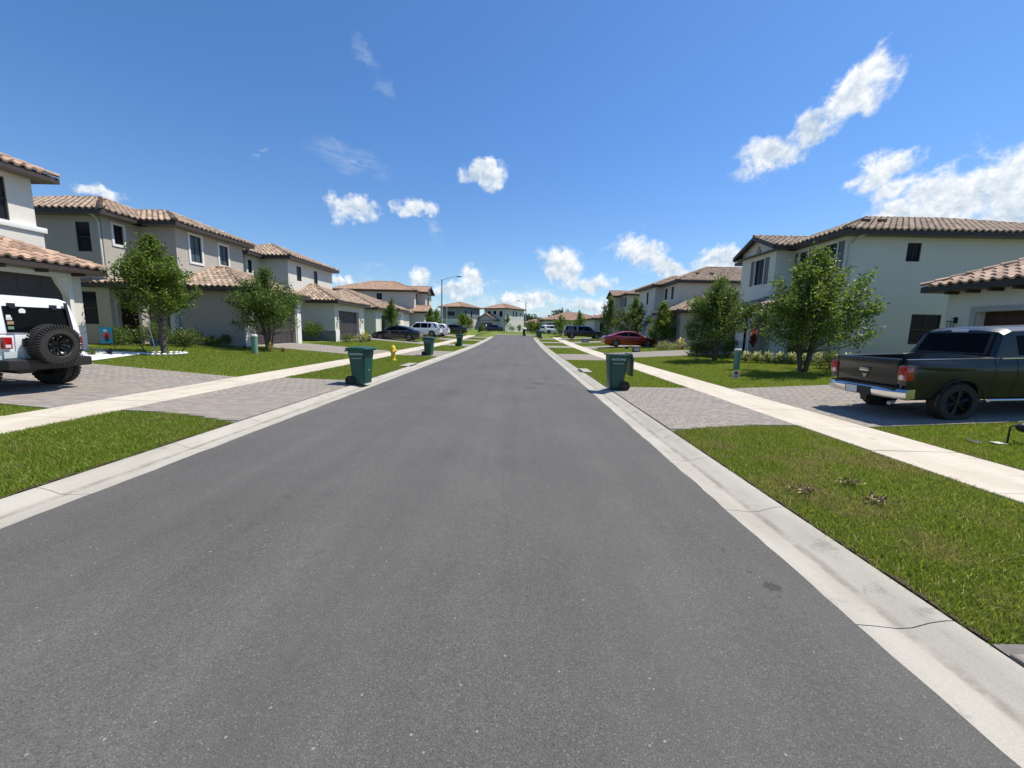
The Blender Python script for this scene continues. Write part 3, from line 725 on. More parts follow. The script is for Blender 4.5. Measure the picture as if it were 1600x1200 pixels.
def block(h, x0, y0, x1, y1, zb, zt_, m, op={}, depth=.10):
    """four stucco walls with real openings; op = {'W': [(u0,u1,z0,z1),...]}"""
    mb = MB()
    for side, c, a, b in (('W', x0, y0, y1), ('E', x1, y0, y1), ('S', y0, x0, x1), ('N', y1, x0, x1)):
        ops = op.get(side, [])
        us = sorted({a, b} | {u for o in ops for u in o[:2]}); zs = sorted({zb, zt_} | {z for o in ops for z in o[2:4]})
        inn = -depth if side in 'WS' else depth     # inward step along the axis is +depth for W,S
        def P(u, z, d=0.0):
            k = c + (d if side in 'WS' else -d); return (k, u, z) if side in 'WE' else (u, k, z)
        for i in range(len(us) - 1):
            for j in range(len(zs) - 1):
                um, zm = (us[i] + us[i+1]) / 2, (zs[j] + zs[j+1]) / 2
                if any(o[0] < um < o[1] and o[2] < zm < o[3] for o in ops): continue
                mb.add([P(us[i], zs[j]), P(us[i+1], zs[j]), P(us[i+1], zs[j+1]), P(us[i], zs[j+1])], [(0,1,2,3)])
        for o in ops:
            u0, u1, z0, z1 = o[:4]; dd = o[4] if len(o) > 4 else depth
            for q in (((u0, z0), (u0, z1)), ((u0, z1), (u1, z1)), ((u1, z1), (u1, z0)), ((u1, z0), (u0, z0))):
                mb.add([P(*q[0]), P(*q[1]), P(*q[1], dd), P(*q[0], dd)], [(0,1,2,3)])
            mb.add([P(u0, z0, dd), P(u1, z0, dd), P(u1, z1, dd), P(u0, z1, dd)], [(0,1,2,3)])
    me = bpy.data.meshes.new('wall'); o0 = ORG[h.name]
    me.from_pydata([(x - o0[0], y - o0[1], z - o0[2]) for x, y, z in mb.v], [], mb.f); me.update()
    return mkobj('wall', me, h, m)
def window(h, F, u0, u1, z0, z1, trim=0, rail=True, glass='glass_dark', shut=False, sill=True, mull=0, depth=.08):
    fr = MB(); t = .045; n0, n1 = -depth + .002, -depth + .045
    fr.fbox(F, u0, u0 + t, n0, n1, z0, z1); fr.fbox(F, u1 - t, u1, n0, n1, z0, z1); fr.fbox(F, u0 + t, u1 - t, n0, n1, z0, z0 + t); fr.fbox(F, u0 + t, u1 - t, n0, n1, z1 - t, z1)
    if rail: zm = z0 + (z1 - z0) * .5; fr.fbox(F, u0 + t, u1 - t, n0, n1 - .006, zm - .022, zm + .022)
    for k in range(mull): um = u0 + (u1 - u0) * (k + 1) / (mull + 1); fr.fbox(F, um - .02, um + .02, n0, n1 - .01, z0 + t, z1 - t)
    w = fr.build('window', 'bronze', h)
    MB().fbox(F, u0 + t, u1 - t, n0 + .002, n0 + .014, z0 + t, z1 - t).build('pane', glass, w)
    if trim:
        tr = MB(); b = trim; g = .0015
        tr.fbox(F, u0 - b, u0 - g, -.01, .035, z0 - b, z1 + b); tr.fbox(F, u1 + g, u1 + b, -.01, .035, z0 - b, z1 + b); tr.fbox(F, u0 - g, u1 + g, -.01, .033, z1 + g, z1 + b); tr.fbox(F, u0 - g, u1 + g, -.01, .04, z0 - b, z0 - g)
        tr.build('frame', 'trim_white', w)
    if shut:
        for a, b in ((u0 - .10 - shut, u0 - .10), (u1 + .10, u1 + .10 + shut)):
            s = MB(); s.fbox(F, a, a + .04, .003, .035, z0 - .02, z1 + .02); s.fbox(F, b - .04, b, .003, .035, z0 - .02, z1 + .02); k = z0 - .02
            while k < z1 - .06: s.fbox(F, a + .04, b - .04, .003, .026, k, k + .055); k += .075
            s.fbox(F, a + .04, b - .04, .003, .010, z0 - .02, z1 + .02)
            s.build('shutter', 'shutter_grey', h)
    return w
def garage_door(h, F, u0, u1, z0, z1, depth=.25, m='garage_door'):
    n = 4; rows = (z1 - z0) / n
    for k in range(n):
        mb = MB(); a, b = z0 + k * rows + .004, z0 + (k + 1) * rows - .004; mb.fbox(F, u0 + .002, u1 - .002, -depth + .002, -depth + .03, a, b)
        m_ = max(2, int((u1 - u0) / .6)); w = (u1 - u0) / m_
        for i in range(m_): mb.fbox(F, u0 + i * w + .05, u0 + (i + 1) * w - .05, -depth + .03, -depth + .042, a + .08, b - .08)
        mb.build('garage_door_panel', m, h)
def sconce(h, F, u, z):
    mb = MB(); mb.fbox(F, u - .05, u + .05, .002, .03, z - .02, z + .18); mb.fbox(F, u - .015, u + .015, .03, .16, z + .12, z + .15)
    mb.fbox(F, u - .08, u + .08, .09, .25, z + .03, z + .055); mb.fbox(F, u - .05, u + .05, .12, .22, z - .22, z - .20)
    for a in (-.055, .045):
        for b in (.115, .215): mb.fbox(F, u + a, u + a + .01, b, b + .01, z - .2, z + .03)
    o = mb.build('wall_lamp', 'black_metal', h)
    MB().fbox(F, u - .04, u + .04, .13, .21, z - .19, z + .02).build('lamp_glass', 'lamp_glass', o)
def downspout(h, pts, r=.045, m='pipe_pale'): MB().tube(pts, r, 8).build('downspout', m, h, smooth=50)
def band(h, F, u0, u1, z0, z1, t=.05, m='trim_white', name='band'): MB().fbox(F, u0, u1, .002, t, z0, z1).build(name, m, h)
def gable_vent(h, F, u, z, m='tile_pink'):
    o = MB()
    for i, (du, dz) in enumerate(((-.11, 0), (.11, 0), (0, .19))):
        pts = [(u + du + .10 * math.cos(t), z + dz + .10 * math.sin(t)) for t in np.linspace(0, 2 * math.pi, 12, endpoint=False)]
        side, c = F
        if side in 'WE': o.prism([(c + (-.05 if side == 'W' else .05), a, b) for a, b in pts], (.052 if side == 'W' else -.052, 0, 0))
        else: o.prism([(a, c - .05, b) for a, b in pts], (0, .052, 0))
    o.build('gable_vent', m, h, smooth=30)
def roof_vent(h, p, nrm):
    n = Vector(nrm).normalized(); a = n.cross(Vector((1, 0, 0))).normalized(); b = a.cross(n); M = Matrix((b, a, n)).transposed(); mb = MB(); mb.xbox(Vector(p) + n * .12, (.26, .30, .16), M); mb.xbox(Vector(p) + n * .21, (.32, .28, .03), M); mb.build('roof_vent', 'roof_deck', h, bevel=.02)
def arch_wall(h, F, u0, u1, z0, z1, a0, a1, zs, m, t=.18):
    """wall panel with a round arched opening between a0 and a1, springing at zs"""
    side, c = F; r = (a1 - a0) / 2; cm = (a0 + a1) / 2; n = 14
    def P(u, z, k=0.0):
        kk = c + (k if side in 'WS' else -k); return (kk, u, z) if side in 'WE' else (u, kk, z)
    arc = [(cm - r * math.cos(math.pi * i / n), zs + r * math.sin(math.pi * i / n)) for i in range(n + 1)]
    mb = MB()
    for k in (0, t):
        mb.add([P(u0, z0, k), P(a0, z0, k), P(a0, zs, k), P(a0, z1, k), P(u0, z1, k)], [(0,1,2,3,4)]); mb.add([P(a1, z0, k), P(u1, z0, k), P(u1, z1, k), P(a1, z1, k), P(a1, zs, k)], [(0,1,2,3,4)])
        for i in range(n): (ua, za), (ub, zb_) = arc[i], arc[i+1]; mb.add([P(ua, za, k), P(ub, zb_, k), P(ub, z1, k), P(ua, z1, k)], [(0,1,2,3)])
    pts = [(a0, z0)] + arc + [(a1, z0)]
    for i in range(len(pts) - 1): mb.add([P(*pts[i]), P(*pts[i+1]), P(*pts[i+1], t), P(*pts[i], t)], [(0,1,2,3)])
    for q in ((u0, u0), (u1, u1)): mb.add([P(q[0], z0), P(q[0], z1), P(q[0], z1, t), P(q[0], z0, t)], [(0,1,2,3)])
    mb.add([P(u0, z1), P(u1, z1), P(u1, z1, t), P(u0, z1, t)], [(0,1,2,3)])
    mb.build('arch', m, h)
def house(label, loc, rot=0, local=False, group='tile-roofed houses along the street'): return thing('house', label, 'house', loc, rot, group, local)

# --- house beside the off-road car (left edge of the picture)
h = house('cream stucco house at the left edge with pink-tiled garage behind the off-road car', (-15.2, 10, .5)); rf = Roofs(h, 'tile_pink')
block(h, -20, 7.6, -15.2, 13.72, .3, 3.24, 'stucco_light', {'E': [(9.0, 13.28, .5, 3.02, .22)]})
block(h, -27, 4, -16.95, 14.1, .25, 6.42, 'stucco_light', {'E': [(12.2, 13.38, 4.84, 6.2)]})
MB().box(-27.05, 3.95, 3.2, -16.85, 14.2, 4.62).build('lower_wall', 'stucco_light', h)
MB().box(-27.1, 3.9, 4.62, -16.78, 14.28, 4.80).build('band', 'trim_white', h, bevel=.02)
window(h, ('E', -16.95), 12.2, 13.38, 4.84, 6.2)
F = ('E', -15.2)
mb = MB(); mb.fbox(F, 8.86, 9.0, .002, .05, .5, 3.16); mb.fbox(F, 9.0, 13.28, .002, .05, 3.02, 3.16); mb.fbox(F, 13.28, 13.40, .002, .05, .5, 3.16)
mb.build('door_trim', 'trim_white', h)
mb = MB(); mb.prism([(-15.205, 13.28, 3.02), (-15.205, 13.28, 2.45), (-15.205, 13.20, 2.62), (-15.205, 13.08, 2.82), (-15.205, 13.02, 3.02)], (-.2, 0, 0)); mb.build('door_corner', 'stucco_light', h)
mb = MB(); mb.prism([(-15.205, 9.0, 3.02), (-15.205, 9.0, 2.45), (-15.205, 9.08, 2.62), (-15.205, 9.2, 2.82), (-15.205, 9.26, 3.02)], (-.2, 0, 0)); mb.build('door_corner', 'stucco_light', h)
garage_door(h, F, 9.0, 13.28, .5, 3.02, .22)
zr = roof(h, rf, -20, 7.6, -15.2, 13.72, 3.24, .42)
roof(h, rf, -27, 4, -16.95, 14.1, 6.42, .40)
for y in np.arange(8.2, 13.6, 1.05): MB().box(-15.2, y, 3.10, -14.82, y + .10, 3.2).build('rafter_tail', 'fascia_brown', h)
rf.finish(300)

# --- grey two-storey house
h = house('grey two-storey stucco house with white-framed windows behind the staked young tree', (-16, 20, .5)); rf = Roofs(h, 'tile')
block(h, -28, 18.6, -19.3, 25.4, .3, 6.4, 'stucco_grey', {'S': [(-20.55, -19.88, 4.78, 6.1), (-20.68, -19.94, 1.45, 2.97)], 'E': [(19.1, 19.57, 5.24, 6.12)]})
block(h, -19.4, 20.45, -17.5, 25.35, 3.0, 6.4, 'stucco_grey', {'E': [(21.31, 22.06, 4.84, 6.2), (23.36, 24.05, 5.0, 6.1)]})
block(h, -20, 20.3, -14.15, 25.55, .3, 3.28, 'stucco_grey', {'E': [(21.15, 24.95, .5, 2.75, .25)]})
window(h, ('S', 18.6), -20.55, -19.88, 4.78, 6.1); window(h, ('S', 18.6), -20.68, -19.94, 1.45, 2.97)
window(h, ('E', -19.3), 19.1, 19.57, 5.24, 6.12, trim=.11, rail=False, mull=1)
window(h, ('E', -17.5), 21.31, 22.06, 4.84, 6.2, trim=.12, glass='glass_blind', mull=1); window(h, ('E', -17.5), 23.36, 24.05, 5.0, 6.1, trim=.12, glass='glass_blind', mull=1)
garage_door(h, ('E', -14.15), 21.15, 24.95, .5, 2.75)
band(h, ('S', 20.3), -17.4, -14.15, .35, 1.44, .03, 'stucco_band'); band(h, ('E', -14.15), 20.27, 20.95, .35, 3.2, .04, 'trim_white', 'pilaster'); band(h, ('E', -14.15), 25.1, 25.55, .35, 3.2, .04, 'trim_white', 'pilaster')
sconce(h, ('E', -14.11), 20.75, 2.1)
roof(h, rf, -28, 18.6, -19.3, 25.4, 6.4, .40); roof(h, rf, -24, 20.45, -17.5, 25.35, 6.4, .40); roof(h, rf, -20, 20.3, -14.15, 25.55, 3.28, .42)
# porch with its own little roof
arch_wall(h, ('S', 18.75), -19.3, -18.0, .5, 3.2, -19.15, -18.15, 2.3, 'stucco_grey'); arch_wall(h, ('E', -18.0), 18.93, 20.3, .5, 3.2, 19.15, 20.1, 2.3, 'stucco_grey')
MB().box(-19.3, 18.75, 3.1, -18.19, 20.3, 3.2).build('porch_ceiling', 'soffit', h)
MB().fbox(('E', -19.3), 19.05, 19.95, .002, .05, .5, 2.75).build('front_door', 'front_door', h)
roof(h, rf, -20, 18.75, -18.0, 21.5, 3.2, .40, over=.4)
MB().box(-17.75, 20.0, .5, -17.5, 20.25, 3.1).build('column', 'trim_white', h)
downspout(h, [(-19.5, 18.25, 6.42), (-19.42, 18.45, 6.3), (-19.36, 18.53, 6.1), (-19.36, 18.53, 3.6)])
rf.finish(300)

# --- second grey house on the left with the dark garage door
h = house('pale grey house with dark garage door beside the yellow-leaved plant', (-15, 32, .5)); rf = Roofs(h, 'tile')
q = rz(33)
block(h, -27, 28.1, -19.2, 37.2, .3, 6.4 + q, 'stucco_cool', {'E': [(28.3, 28.7, 5.2, 6.1)]})
block(h, -19.3, 29.7, -17.2, 36.6, .28, 6.4 + q, 'stucco_cool', {'E': [(30.85, 31.5, 5.0, 6.1), (33.4, 34.0, 5.0, 6.1)]})
block(h, -20, 29.8, -13.9, 35.4, .3, 3.3 + q, 'stucco_cool', {'E': [(30.5, 34.3, .55, 2.8, .25)]})
block(h, -20, 35.45, -15.7, 39.2, .3, 3.25 + q, 'stucco_cool', {'E': [(36.6, 37.6, .8, 2.7, .2)]})
window(h, ('E', -19.2), 28.3, 28.7, 5.2, 6.1); window(h, ('E', -17.2), 30.85, 31.5, 5.0, 6.1); window(h, ('E', -17.2), 33.4, 34.0, 5.0, 6.1); window(h, ('E', -15.7), 36.6, 37.6, .8, 2.7, depth=.18)
garage_door(h, ('E', -13.9), 30.5, 34.3, .55, 2.8)
band(h, ('E', -13.9), 29.78, 30.46, .35, 1.3, .05, 'trim_white', 'pilaster'); band(h, ('E', -13.9), 34.34, 35.4, .35, 1.3, .05, 'trim_white', 'pilaster'); band(h, ('S', 29.8), -17.2, -13.85, .35, 1.25, .03, 'stucco_dark')
sconce(h, ('E', -13.9), 30.2, 2.1); sconce(h, ('E', -13.9), 34.6, 2.1)
roof(h, rf, -27, 28.1, -19.2, 37.2, 6.4 + q, .40); roof(h, rf, -23, 29.7, -17.2, 36.6, 6.4 + q, .40); roof(h, rf, -20, 29.8, -13.9, 35.4, 3.3 + q, .42); roof(h, rf, -20, 35.45, -15.7, 39.2, 3.25 + q, .40, over=.35)
rf.finish(0)

# --- single-storey house behind the dark sedan
h = house('single-storey pale house behind the black sedan', (-15.5, 48, .7)); rf = Roofs(h, 'tile', False); q = rz(48)
block(h, -27, 43.0, -15.6, 56, .3, 3.3 + q, 'stucco_cool', {'E': [(44.6, 45.9, 1.2, 2.9, .12), (49.2, 50.5, 1.0, 3.0, .12), (51.6, 52.4, 1.2, 3.0, .12)]})
block(h, -20, 46.6, -14.3, 48.8, .3, 3.3 + q, 'stucco_light', {})
window(h, ('E', -15.6), 44.6, 45.9, 1.2, 2.9, trim=.15); window(h, ('E', -15.6), 49.2, 50.5, 1.0, 3.0, trim=.15); window(h, ('E', -15.6), 51.6, 52.4, 1.2, 3.0, trim=.15)
roof(h, rf, -27, 43.0, -15.6, 56, 3.3 + q, .38); roof(h, rf, -22, 46.0, -14.3, 49.4, 3.3 + q, .40); rf.finish(0)

# --- two-storey house with a long side wall above the roofs
h = house('two-storey beige house with an arched upper window rising behind the street lamp', (-15.5, 62, .9)); rf = Roofs(h, 'tile_far', False); q = rz(58) - .05
block(h, -27, 58.4, -15.5, 66.5, .3, 6.4 + q, 'stucco_beige', {'S': [(-21.0, -20.2, 5.2 + q, 6.1 + q)], 'E': [(59.2, 60.2, 4.4 + q, 6.2 + q)]})
block(h, -20, 60.6, -14.4, 64.6, .3, 6.4 + q, 'stucco_beige', {'E': [(61.6, 62.8, 4.5 + q, 6.0 + q)]})
window(h, ('S', 58.4), -21.0, -20.2, 5.2 + q, 6.1 + q); window(h, ('E', -15.5), 59.2, 60.2, 4.4 + q, 6.2 + q, trim=.15); window(h, ('E', -14.4), 61.6, 62.8, 4.5 + q, 6.0 + q, trim=.12)
block(h, -20, 55.8 + 2.0, -13.9, 61.5, .3, 3.4 + q, 'stucco_beige', {'E': [(58.6, 60.8, 1.0, 3.0, .2)]}); garage_door(h, ('E', -13.9), 58.6, 60.8, 1.0, 3.0, .2)
roof(h, rf, -27, 58.4, -15.5, 66.5, 6.4 + q, .36); roof(h, rf, -21, 60.6, -14.4, 64.6, 6.4 + q, .40, ends=('hip', 'gable'), axis='x', wallmat='stucco_beige'); roof(h, rf, -20, 57.8, -13.9, 61.5, 3.4 + q, .4, ends=('hip', 'gable'), axis='x', wallmat='stucco_beige'); rf.finish(0)

# --- right side: garage wing behind the pickup
h = house('pale house at the right edge whose tiled garage roof overhangs above the dark pickup', (14.6, 11, .5)); rf = Roofs(h, 'tile_pink')
block(h, 14.6, 6.5, 21, 14.14, .3, 3.32, 'stucco_light', {'W': [(7.6, 13.2, .5, 2.58, .3)]})
block(h, 19.2, 2.0, 28, 13.9, .25, 6.4, 'stucco_light')
F = ('W', 14.6); garage_door(h, F, 7.6, 13.2, .5, 2.58, .3, 'front_door')
mb = MB(); mb.fbox(F, 7.44, 7.6, .002, .045, .5, 2.74); mb.fbox(F, 7.6, 13.2, .002, .045, 2.58, 2.74); mb.fbox(F, 13.2, 13.36, .002, .045, .5, 2.74); mb.build('door_trim', 'stucco_band', h)
sconce(h, F, 13.78, 2.25)
roof(h, rf, 14.6, 6.5, 21, 14.14, 3.32, .42, over=.5); roof(h, rf, 19.2, 2.0, 28, 13.9, 6.4, .4)
for y in np.arange(7.0, 14.0, .62): MB().box(14.2, y, 3.18, 14.6, y + .10, 3.28).build('rafter_tail', 'fascia_brown', h)
MB().box(17.9, 14.14, 2.6, 17.96, 14.18, 2.66).build('hose_bib', 'black_metal', h)
rf.finish(300)

def gable_house(dy, label, m, tm, fine, near, loc, windows=True):
    q = rz(24 + dy); h = house(label, loc); rf = Roofs(h, tm, fine); z = q
    block(h, 15.1, 19.6 + dy, 28, 28 + dy, .2, 6.4 + z, m, {'S': [(17.97, 18.62, 5.27 + z, 6.12 + z), (18.66, 20.06, 1.42 + z, 2.85 + z)], 'W': [(20.05 + dy, 20.94 + dy, 4.8 + z, 6.16 + z), (22.0 + dy, 22.65 + dy, 4.8 + z, 6.16 + z)]})
    block(h, 14.1, 23.1 + dy, 15.2, 26.5 + dy, .2, 6.4 + z, m, {'W': [(24.1 + dy, 25.0 + dy, 4.65 + z, 6.1 + z)]})
    window(h, ('S', 19.6 + dy), 17.97, 18.62, 5.27 + z, 6.12 + z, rail=False, mull=1); window(h, ('S', 19.6 + dy), 18.66, 20.06, 1.42 + z, 2.85 + z, mull=1)
    window(h, ('W', 15.1), 20.05 + dy, 20.94 + dy, 4.8 + z, 6.16 + z, shut=.32, trim=.06, mull=1); window(h, ('W', 15.1), 22.0 + dy, 22.65 + dy, 4.8 + z, 6.16 + z, shut=.25, trim=.06)
    window(h, ('W', 14.1), 24.1 + dy, 25.0 + dy, 4.65 + z, 6.1 + z, shut=.32, trim=.06, mull=1)
    gable_vent(h, ('W', 14.1), 24.8 + dy, 6.62 + z)
    roof(h, rf, 15.1, 19.6 + dy, 28, 28 + dy, 6.4 + z, .38)
    roof(h, rf, 14.1, 23.1 + dy, 19, 26.5 + dy, 6.4 + z, .42, axis='x', ends=('gable', 'hip'), wallmat=m, over=.42)
    # arched porch in front, with its own small roof
    arch_wall(h, ('W', 13.2), 20.7 + dy, 23.9 + dy, .3, 3.15 + z, 21.4 + dy, 23.3 + dy, 1.9 + z, m, .25); arch_wall(h, ('S', 20.7 + dy), 13.46, 15.1, .3, 3.15 + z, 13.75, 14.85, 2.1 + z, m, .25)
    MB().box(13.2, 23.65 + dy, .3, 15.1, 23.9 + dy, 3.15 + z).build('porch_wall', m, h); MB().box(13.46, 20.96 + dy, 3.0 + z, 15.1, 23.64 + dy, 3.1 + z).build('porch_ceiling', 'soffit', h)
    MB().fbox(('W', 15.1), 21.8 + dy, 22.8 + dy, .002, .05, .5 + z, 2.7 + z).build('front_door', 'front_door', h)
    roof(h, rf, 13.2, 20.7 + dy, 17, 23.9 + dy, 3.15 + z, .4, over=.38, axis='x')
    # garage wing beyond
    block(h, 14.3, 24.6 + dy, 20, 30.2 + dy, .2, 3.3 + z, m, {'W': [(25.3 + dy, 29.5 + dy, .5 + z, 2.7 + z, .25)]}); garage_door(h, ('W', 14.3), 25.3 + dy, 29.5 + dy, .5 + z, 2.7 + z)
    roof(h, rf, 14.3, 24.6 + dy, 20, 30.2 + dy, 3.3 + z, .42)
    if near:
        n = Vector((0, -.38, 1)).normalized()
        for x in (17.35, 18.15): roof_vent(h, (x, 21.45, 6.56 + (21.45 - 19.12) * .38), n)
        downspout(h, [(15.75, 19.2, 6.42), (15.5, 19.42, 6.28), (15.3, 19.53, 6.05), (15.25, 19.54, .6)])
        MB().box(16.9, 19.55, 1.9, 17.05, 19.6, 2.05).build('meter_box', 'galvanised', h)
    rf.finish(near)
gable_house(0, 'large pale two-storey house with shuttered windows behind the two biggest trees on the right', 'stucco_pale', 'tile', True, 300, (15, 24, .5))
gable_house(38.5, 'far gabled two-storey house with beige walls beyond the dark truck on the right', 'stucco_beige', 'tile_far', False, 0, (15, 62, .9))

# --- grey-beige two-storey house on the right behind the red car
h = house('taupe two-storey house with a long tiled roof behind the red sedan', (15, 42, .6)); rf = Roofs(h, 'tile', True); q = .08
block(h, 14.9, 38.8, 27, 47.5, .3, 6.4 + q, 'stucco_beige', {'W': [(39.8, 40.6, 4.9 + q, 6.15 + q), (41.6, 42.4, 4.9 + q, 6.15 + q)]})
block(h, 14.1, 43.0, 15.0, 48.6, .3, 6.4 + q, 'stucco_cool', {'W': [(45.0, 45.8, 4.7 + q, 6.1 + q)]})
window(h, ('W', 14.9), 39.8, 40.6, 4.9 + q, 6.15 + q, trim=.1); window(h, ('W', 14.9), 41.6, 42.4, 4.9 + q, 6.15 + q, trim=.1); window(h, ('W', 14.1), 45.0, 45.8, 4.7 + q, 6.1 + q, trim=.1)
block(h, 13.4, 33.9, 20, 39.5, .3, 3.35 + q, 'stucco_grey', {'W': [(34.7, 38.7, .5, 2.75, .25)]}); garage_door(h, ('W', 13.4), 34.7, 38.7, .5, 2.75)
band(h, ('S', 33.9), 13.42, 20, .3, 1.2, .03, 'stucco_band')
roof(h, rf, 14.9, 38.8, 27, 47.5, 6.4 + q, .40); roof(h, rf, 14.1, 43.0, 20, 48.6, 6.4 + q, .4, axis='x'); roof(h, rf, 13.4, 33.9, 20, 39.5, 3.35 + q, .42)
n = Vector((0, -.4, 1)).normalized()
for x in (17.2, 18.6): roof_vent(h, (x, 40.4, 6.64 + (40.4 - 38.32) * .40), n)
downspout(h, [(14.95, 38.74, 6.45), (14.95, 38.74, 3.9)])
rf.finish(0)

# --- houses round the far end
def far_house(label, loc, rot, w, d, z2, m, m2, front, side, gar, tm='tile_far'):
    """local frame: x to the right, y away; front wall on y=0 (faces the viewer)"""
    h = house(label, loc, R(rot), True); rf = Roofs(h, tm, False)
    opS = [(a, b, c, e) for a, b, c, e in front]; opE = [(a, b, c, e) for a, b, c, e in side]
    if z2 > 4 and m2 != m:
        block(h, 0, 0, w, d, -.6, 2.95, m2, {'S': [o for o in opS if o[3] < 2.9], 'E': [o for o in opE if o[3] < 2.9]}); block(h, 0, 0, w, d, 2.95, z2, m, {'S': [o for o in opS if o[2] > 2.9], 'E': [o for o in opE if o[2] > 2.9]})
    else: block(h, 0, 0, w, d, -.6, z2, m, {'S': opS, 'E': opE})
    for o in opS: window(h, ('S', 0), *o, rail=True, trim=.06)
    for o in opE: window(h, ('E', w), *o, rail=True)
    if gar:
        g0, g1, gd, kind = gar; block(h, g0, -gd, g1, 0.05, -.6, 2.75, m, {'S': [(g0 + .7, g1 - .7, 0, 2.15, .2)]}); garage_door(h, ('S', -gd), g0 + .7, g1 - .7, 0, 2.15, .2)
        roof(h, rf, g0, -gd, g1, 3.0, 2.75, .5 if kind == 'gable' else .36, axis='y', ends=(kind, 'hip'), wallmat=m)
    roof(h, rf, 0, 0, w, d, z2, .36 if z2 > 4 else .32); rf.finish(0); return h
far_house('cream two-storey house with hip roof closing the far end of the street', (-9.6, 106.2, 1.12), -33, 6.9, 8.6, 5.75, 'stucco_cool', 'stucco_light', [(1.1, 2.1, 3.9, 5.2), (3.0, 3.9, 4.3, 5.3), (4.9, 5.9, 3.8, 5.2)], [(3.2, 3.8, 3.9, 5.3), (4.5, 5.2, 3.9, 5.3), (6.6, 7.2, 4.3, 5.0), (6.4, 7.1, .2, 1.9)], (-1.0, 4.6, 1.6, 'gable'))
far_house('two-tone grey and white two-storey house at the far left beyond the street lamp', (-20.3, 101.5, 1.1), -27, 6.6, 8.0, 5.7, 'stucco_dark', 'stucco_light', [(2.0, 4.6, 3.6, 4.8)], [(1.2, 1.9, 3.6, 4.9), (3.9, 4.5, 3.4, 5.0)], None)
far_house('low single-storey house with a wide tan roof beyond the white SUV at far right', (4.7, 88, 1.06), -2, 14.0, 11.0, 2.75, 'stucco_light', 'stucco_light', [(7.0, 8.0, .4, 2.2), (10.0, 11.0, .6, 2.2)], [], (.4, 4.6, 2.2, 'hip'))
far_house('low house with a rust-coloured roof in the distance left of the tan-roofed house', (1.9, 122, 1.1), 10, 7.0, 8.0, 2.6, 'stucco_beige', 'stucco_beige', [(1.5, 2.6, .6, 2.0)], [], None)
far_house('pale low house peeping between the two far two-storey houses at the end', (-13.9, 118, 1.1), 0, 4.6, 8.0, 2.6, 'stucco_light', 'stucco_light', [(1.5, 2.6, .6, 2.0)], [], None)
far_house('single-storey tan house partly hidden by the trees past the dark truck', (12.8, 70, 1.1), 0, 9.0, 9.0, 2.7, 'stucco_light', 'stucco_light', [(1.0, 2.4, .6, 2.1)], [], None)
# ------------------------------------------------------------------ vehicles (local: x forward, y left, z up)
def lerp_poly(P, x):
    if x <= P[0][0]: return P[0][1]
    for (a, b), (c, d) in zip(P, P[1:]):
        if x <= c: return b + (d - b) * (x - a) / (c - a + 1e-9)
    return P[-1][1]
def stations(a, b, n, extra=()):
    return sorted(set([round(a + (b - a) * i / n, 4) for i in range(n + 1)] + [round(e, 4) for e in extra if a < e < b]))
def wheel(parent, x, y, r, w, spokes=5, rim='rim_grey', rimr=.64, tread=0, flat=False):
    s = 1 if y > 0 else -1
    mb = MB(); mb.lathe([(r*rimr, -w/2), (r*.93, -w/2), (r, -w*.34), (r, w*.34), (r*.93, w/2), (r*rimr, w/2), (r*rimr, w*.3), (r*rimr, -w*.3)], 32, (x, y, r), 'y', close=True)
    if tread:
        for k in range(tread):
            t = 2 * math.pi * k / tread
            for q in (-1, 1):
                c = Vector((x + math.cos(t + q * .04) * (r + .006), y + q * w * .27, r + math.sin(t + q * .04) * (r + .006)))
                mb.xbox(c, (.035, w * .42, .06), Matrix.Rotation(-t, 3, 'Y') @ Matrix.Rotation(q * .3, 3, 'X'))
    ty = mb.build('wheel', 'rubber', parent, smooth=40)
    rm = MB(); yo = y + s * w * .30
    rm.lathe([(r*rimr, -.01), (r*rimr, .03), (r*rimr*.9, .03), (r*rimr*.88, -.01)], 28, (x, yo, r), 'y', close=True)
    for k in range(spokes):
        t = 2 * math.pi * k / spokes + .3
        for dt in (-.09, .09):
            rm.tube([(x + math.cos(t) * r*.08, yo + s*.01, r + math.sin(t) * r*.08), (x + math.cos(t + dt) * r*rimr*.93, yo, r + math.sin(t + dt) * r*rimr*.93)], [.022, .03], 6)
    rm.lathe([(.001, s*.03), (r*.13, s*.025), (r*.16, -.005)], 14, (x, yo, r), 'y')
    rm.build('rim', rim, ty, smooth=40)
    bk = MB(); bk.lathe([(.001, 0), (r*rimr*.97, 0)], 20, (x, y + s * w * .08, r), 'y'); bk.build('brake_disc', 'recess_dark', ty)
    return ty
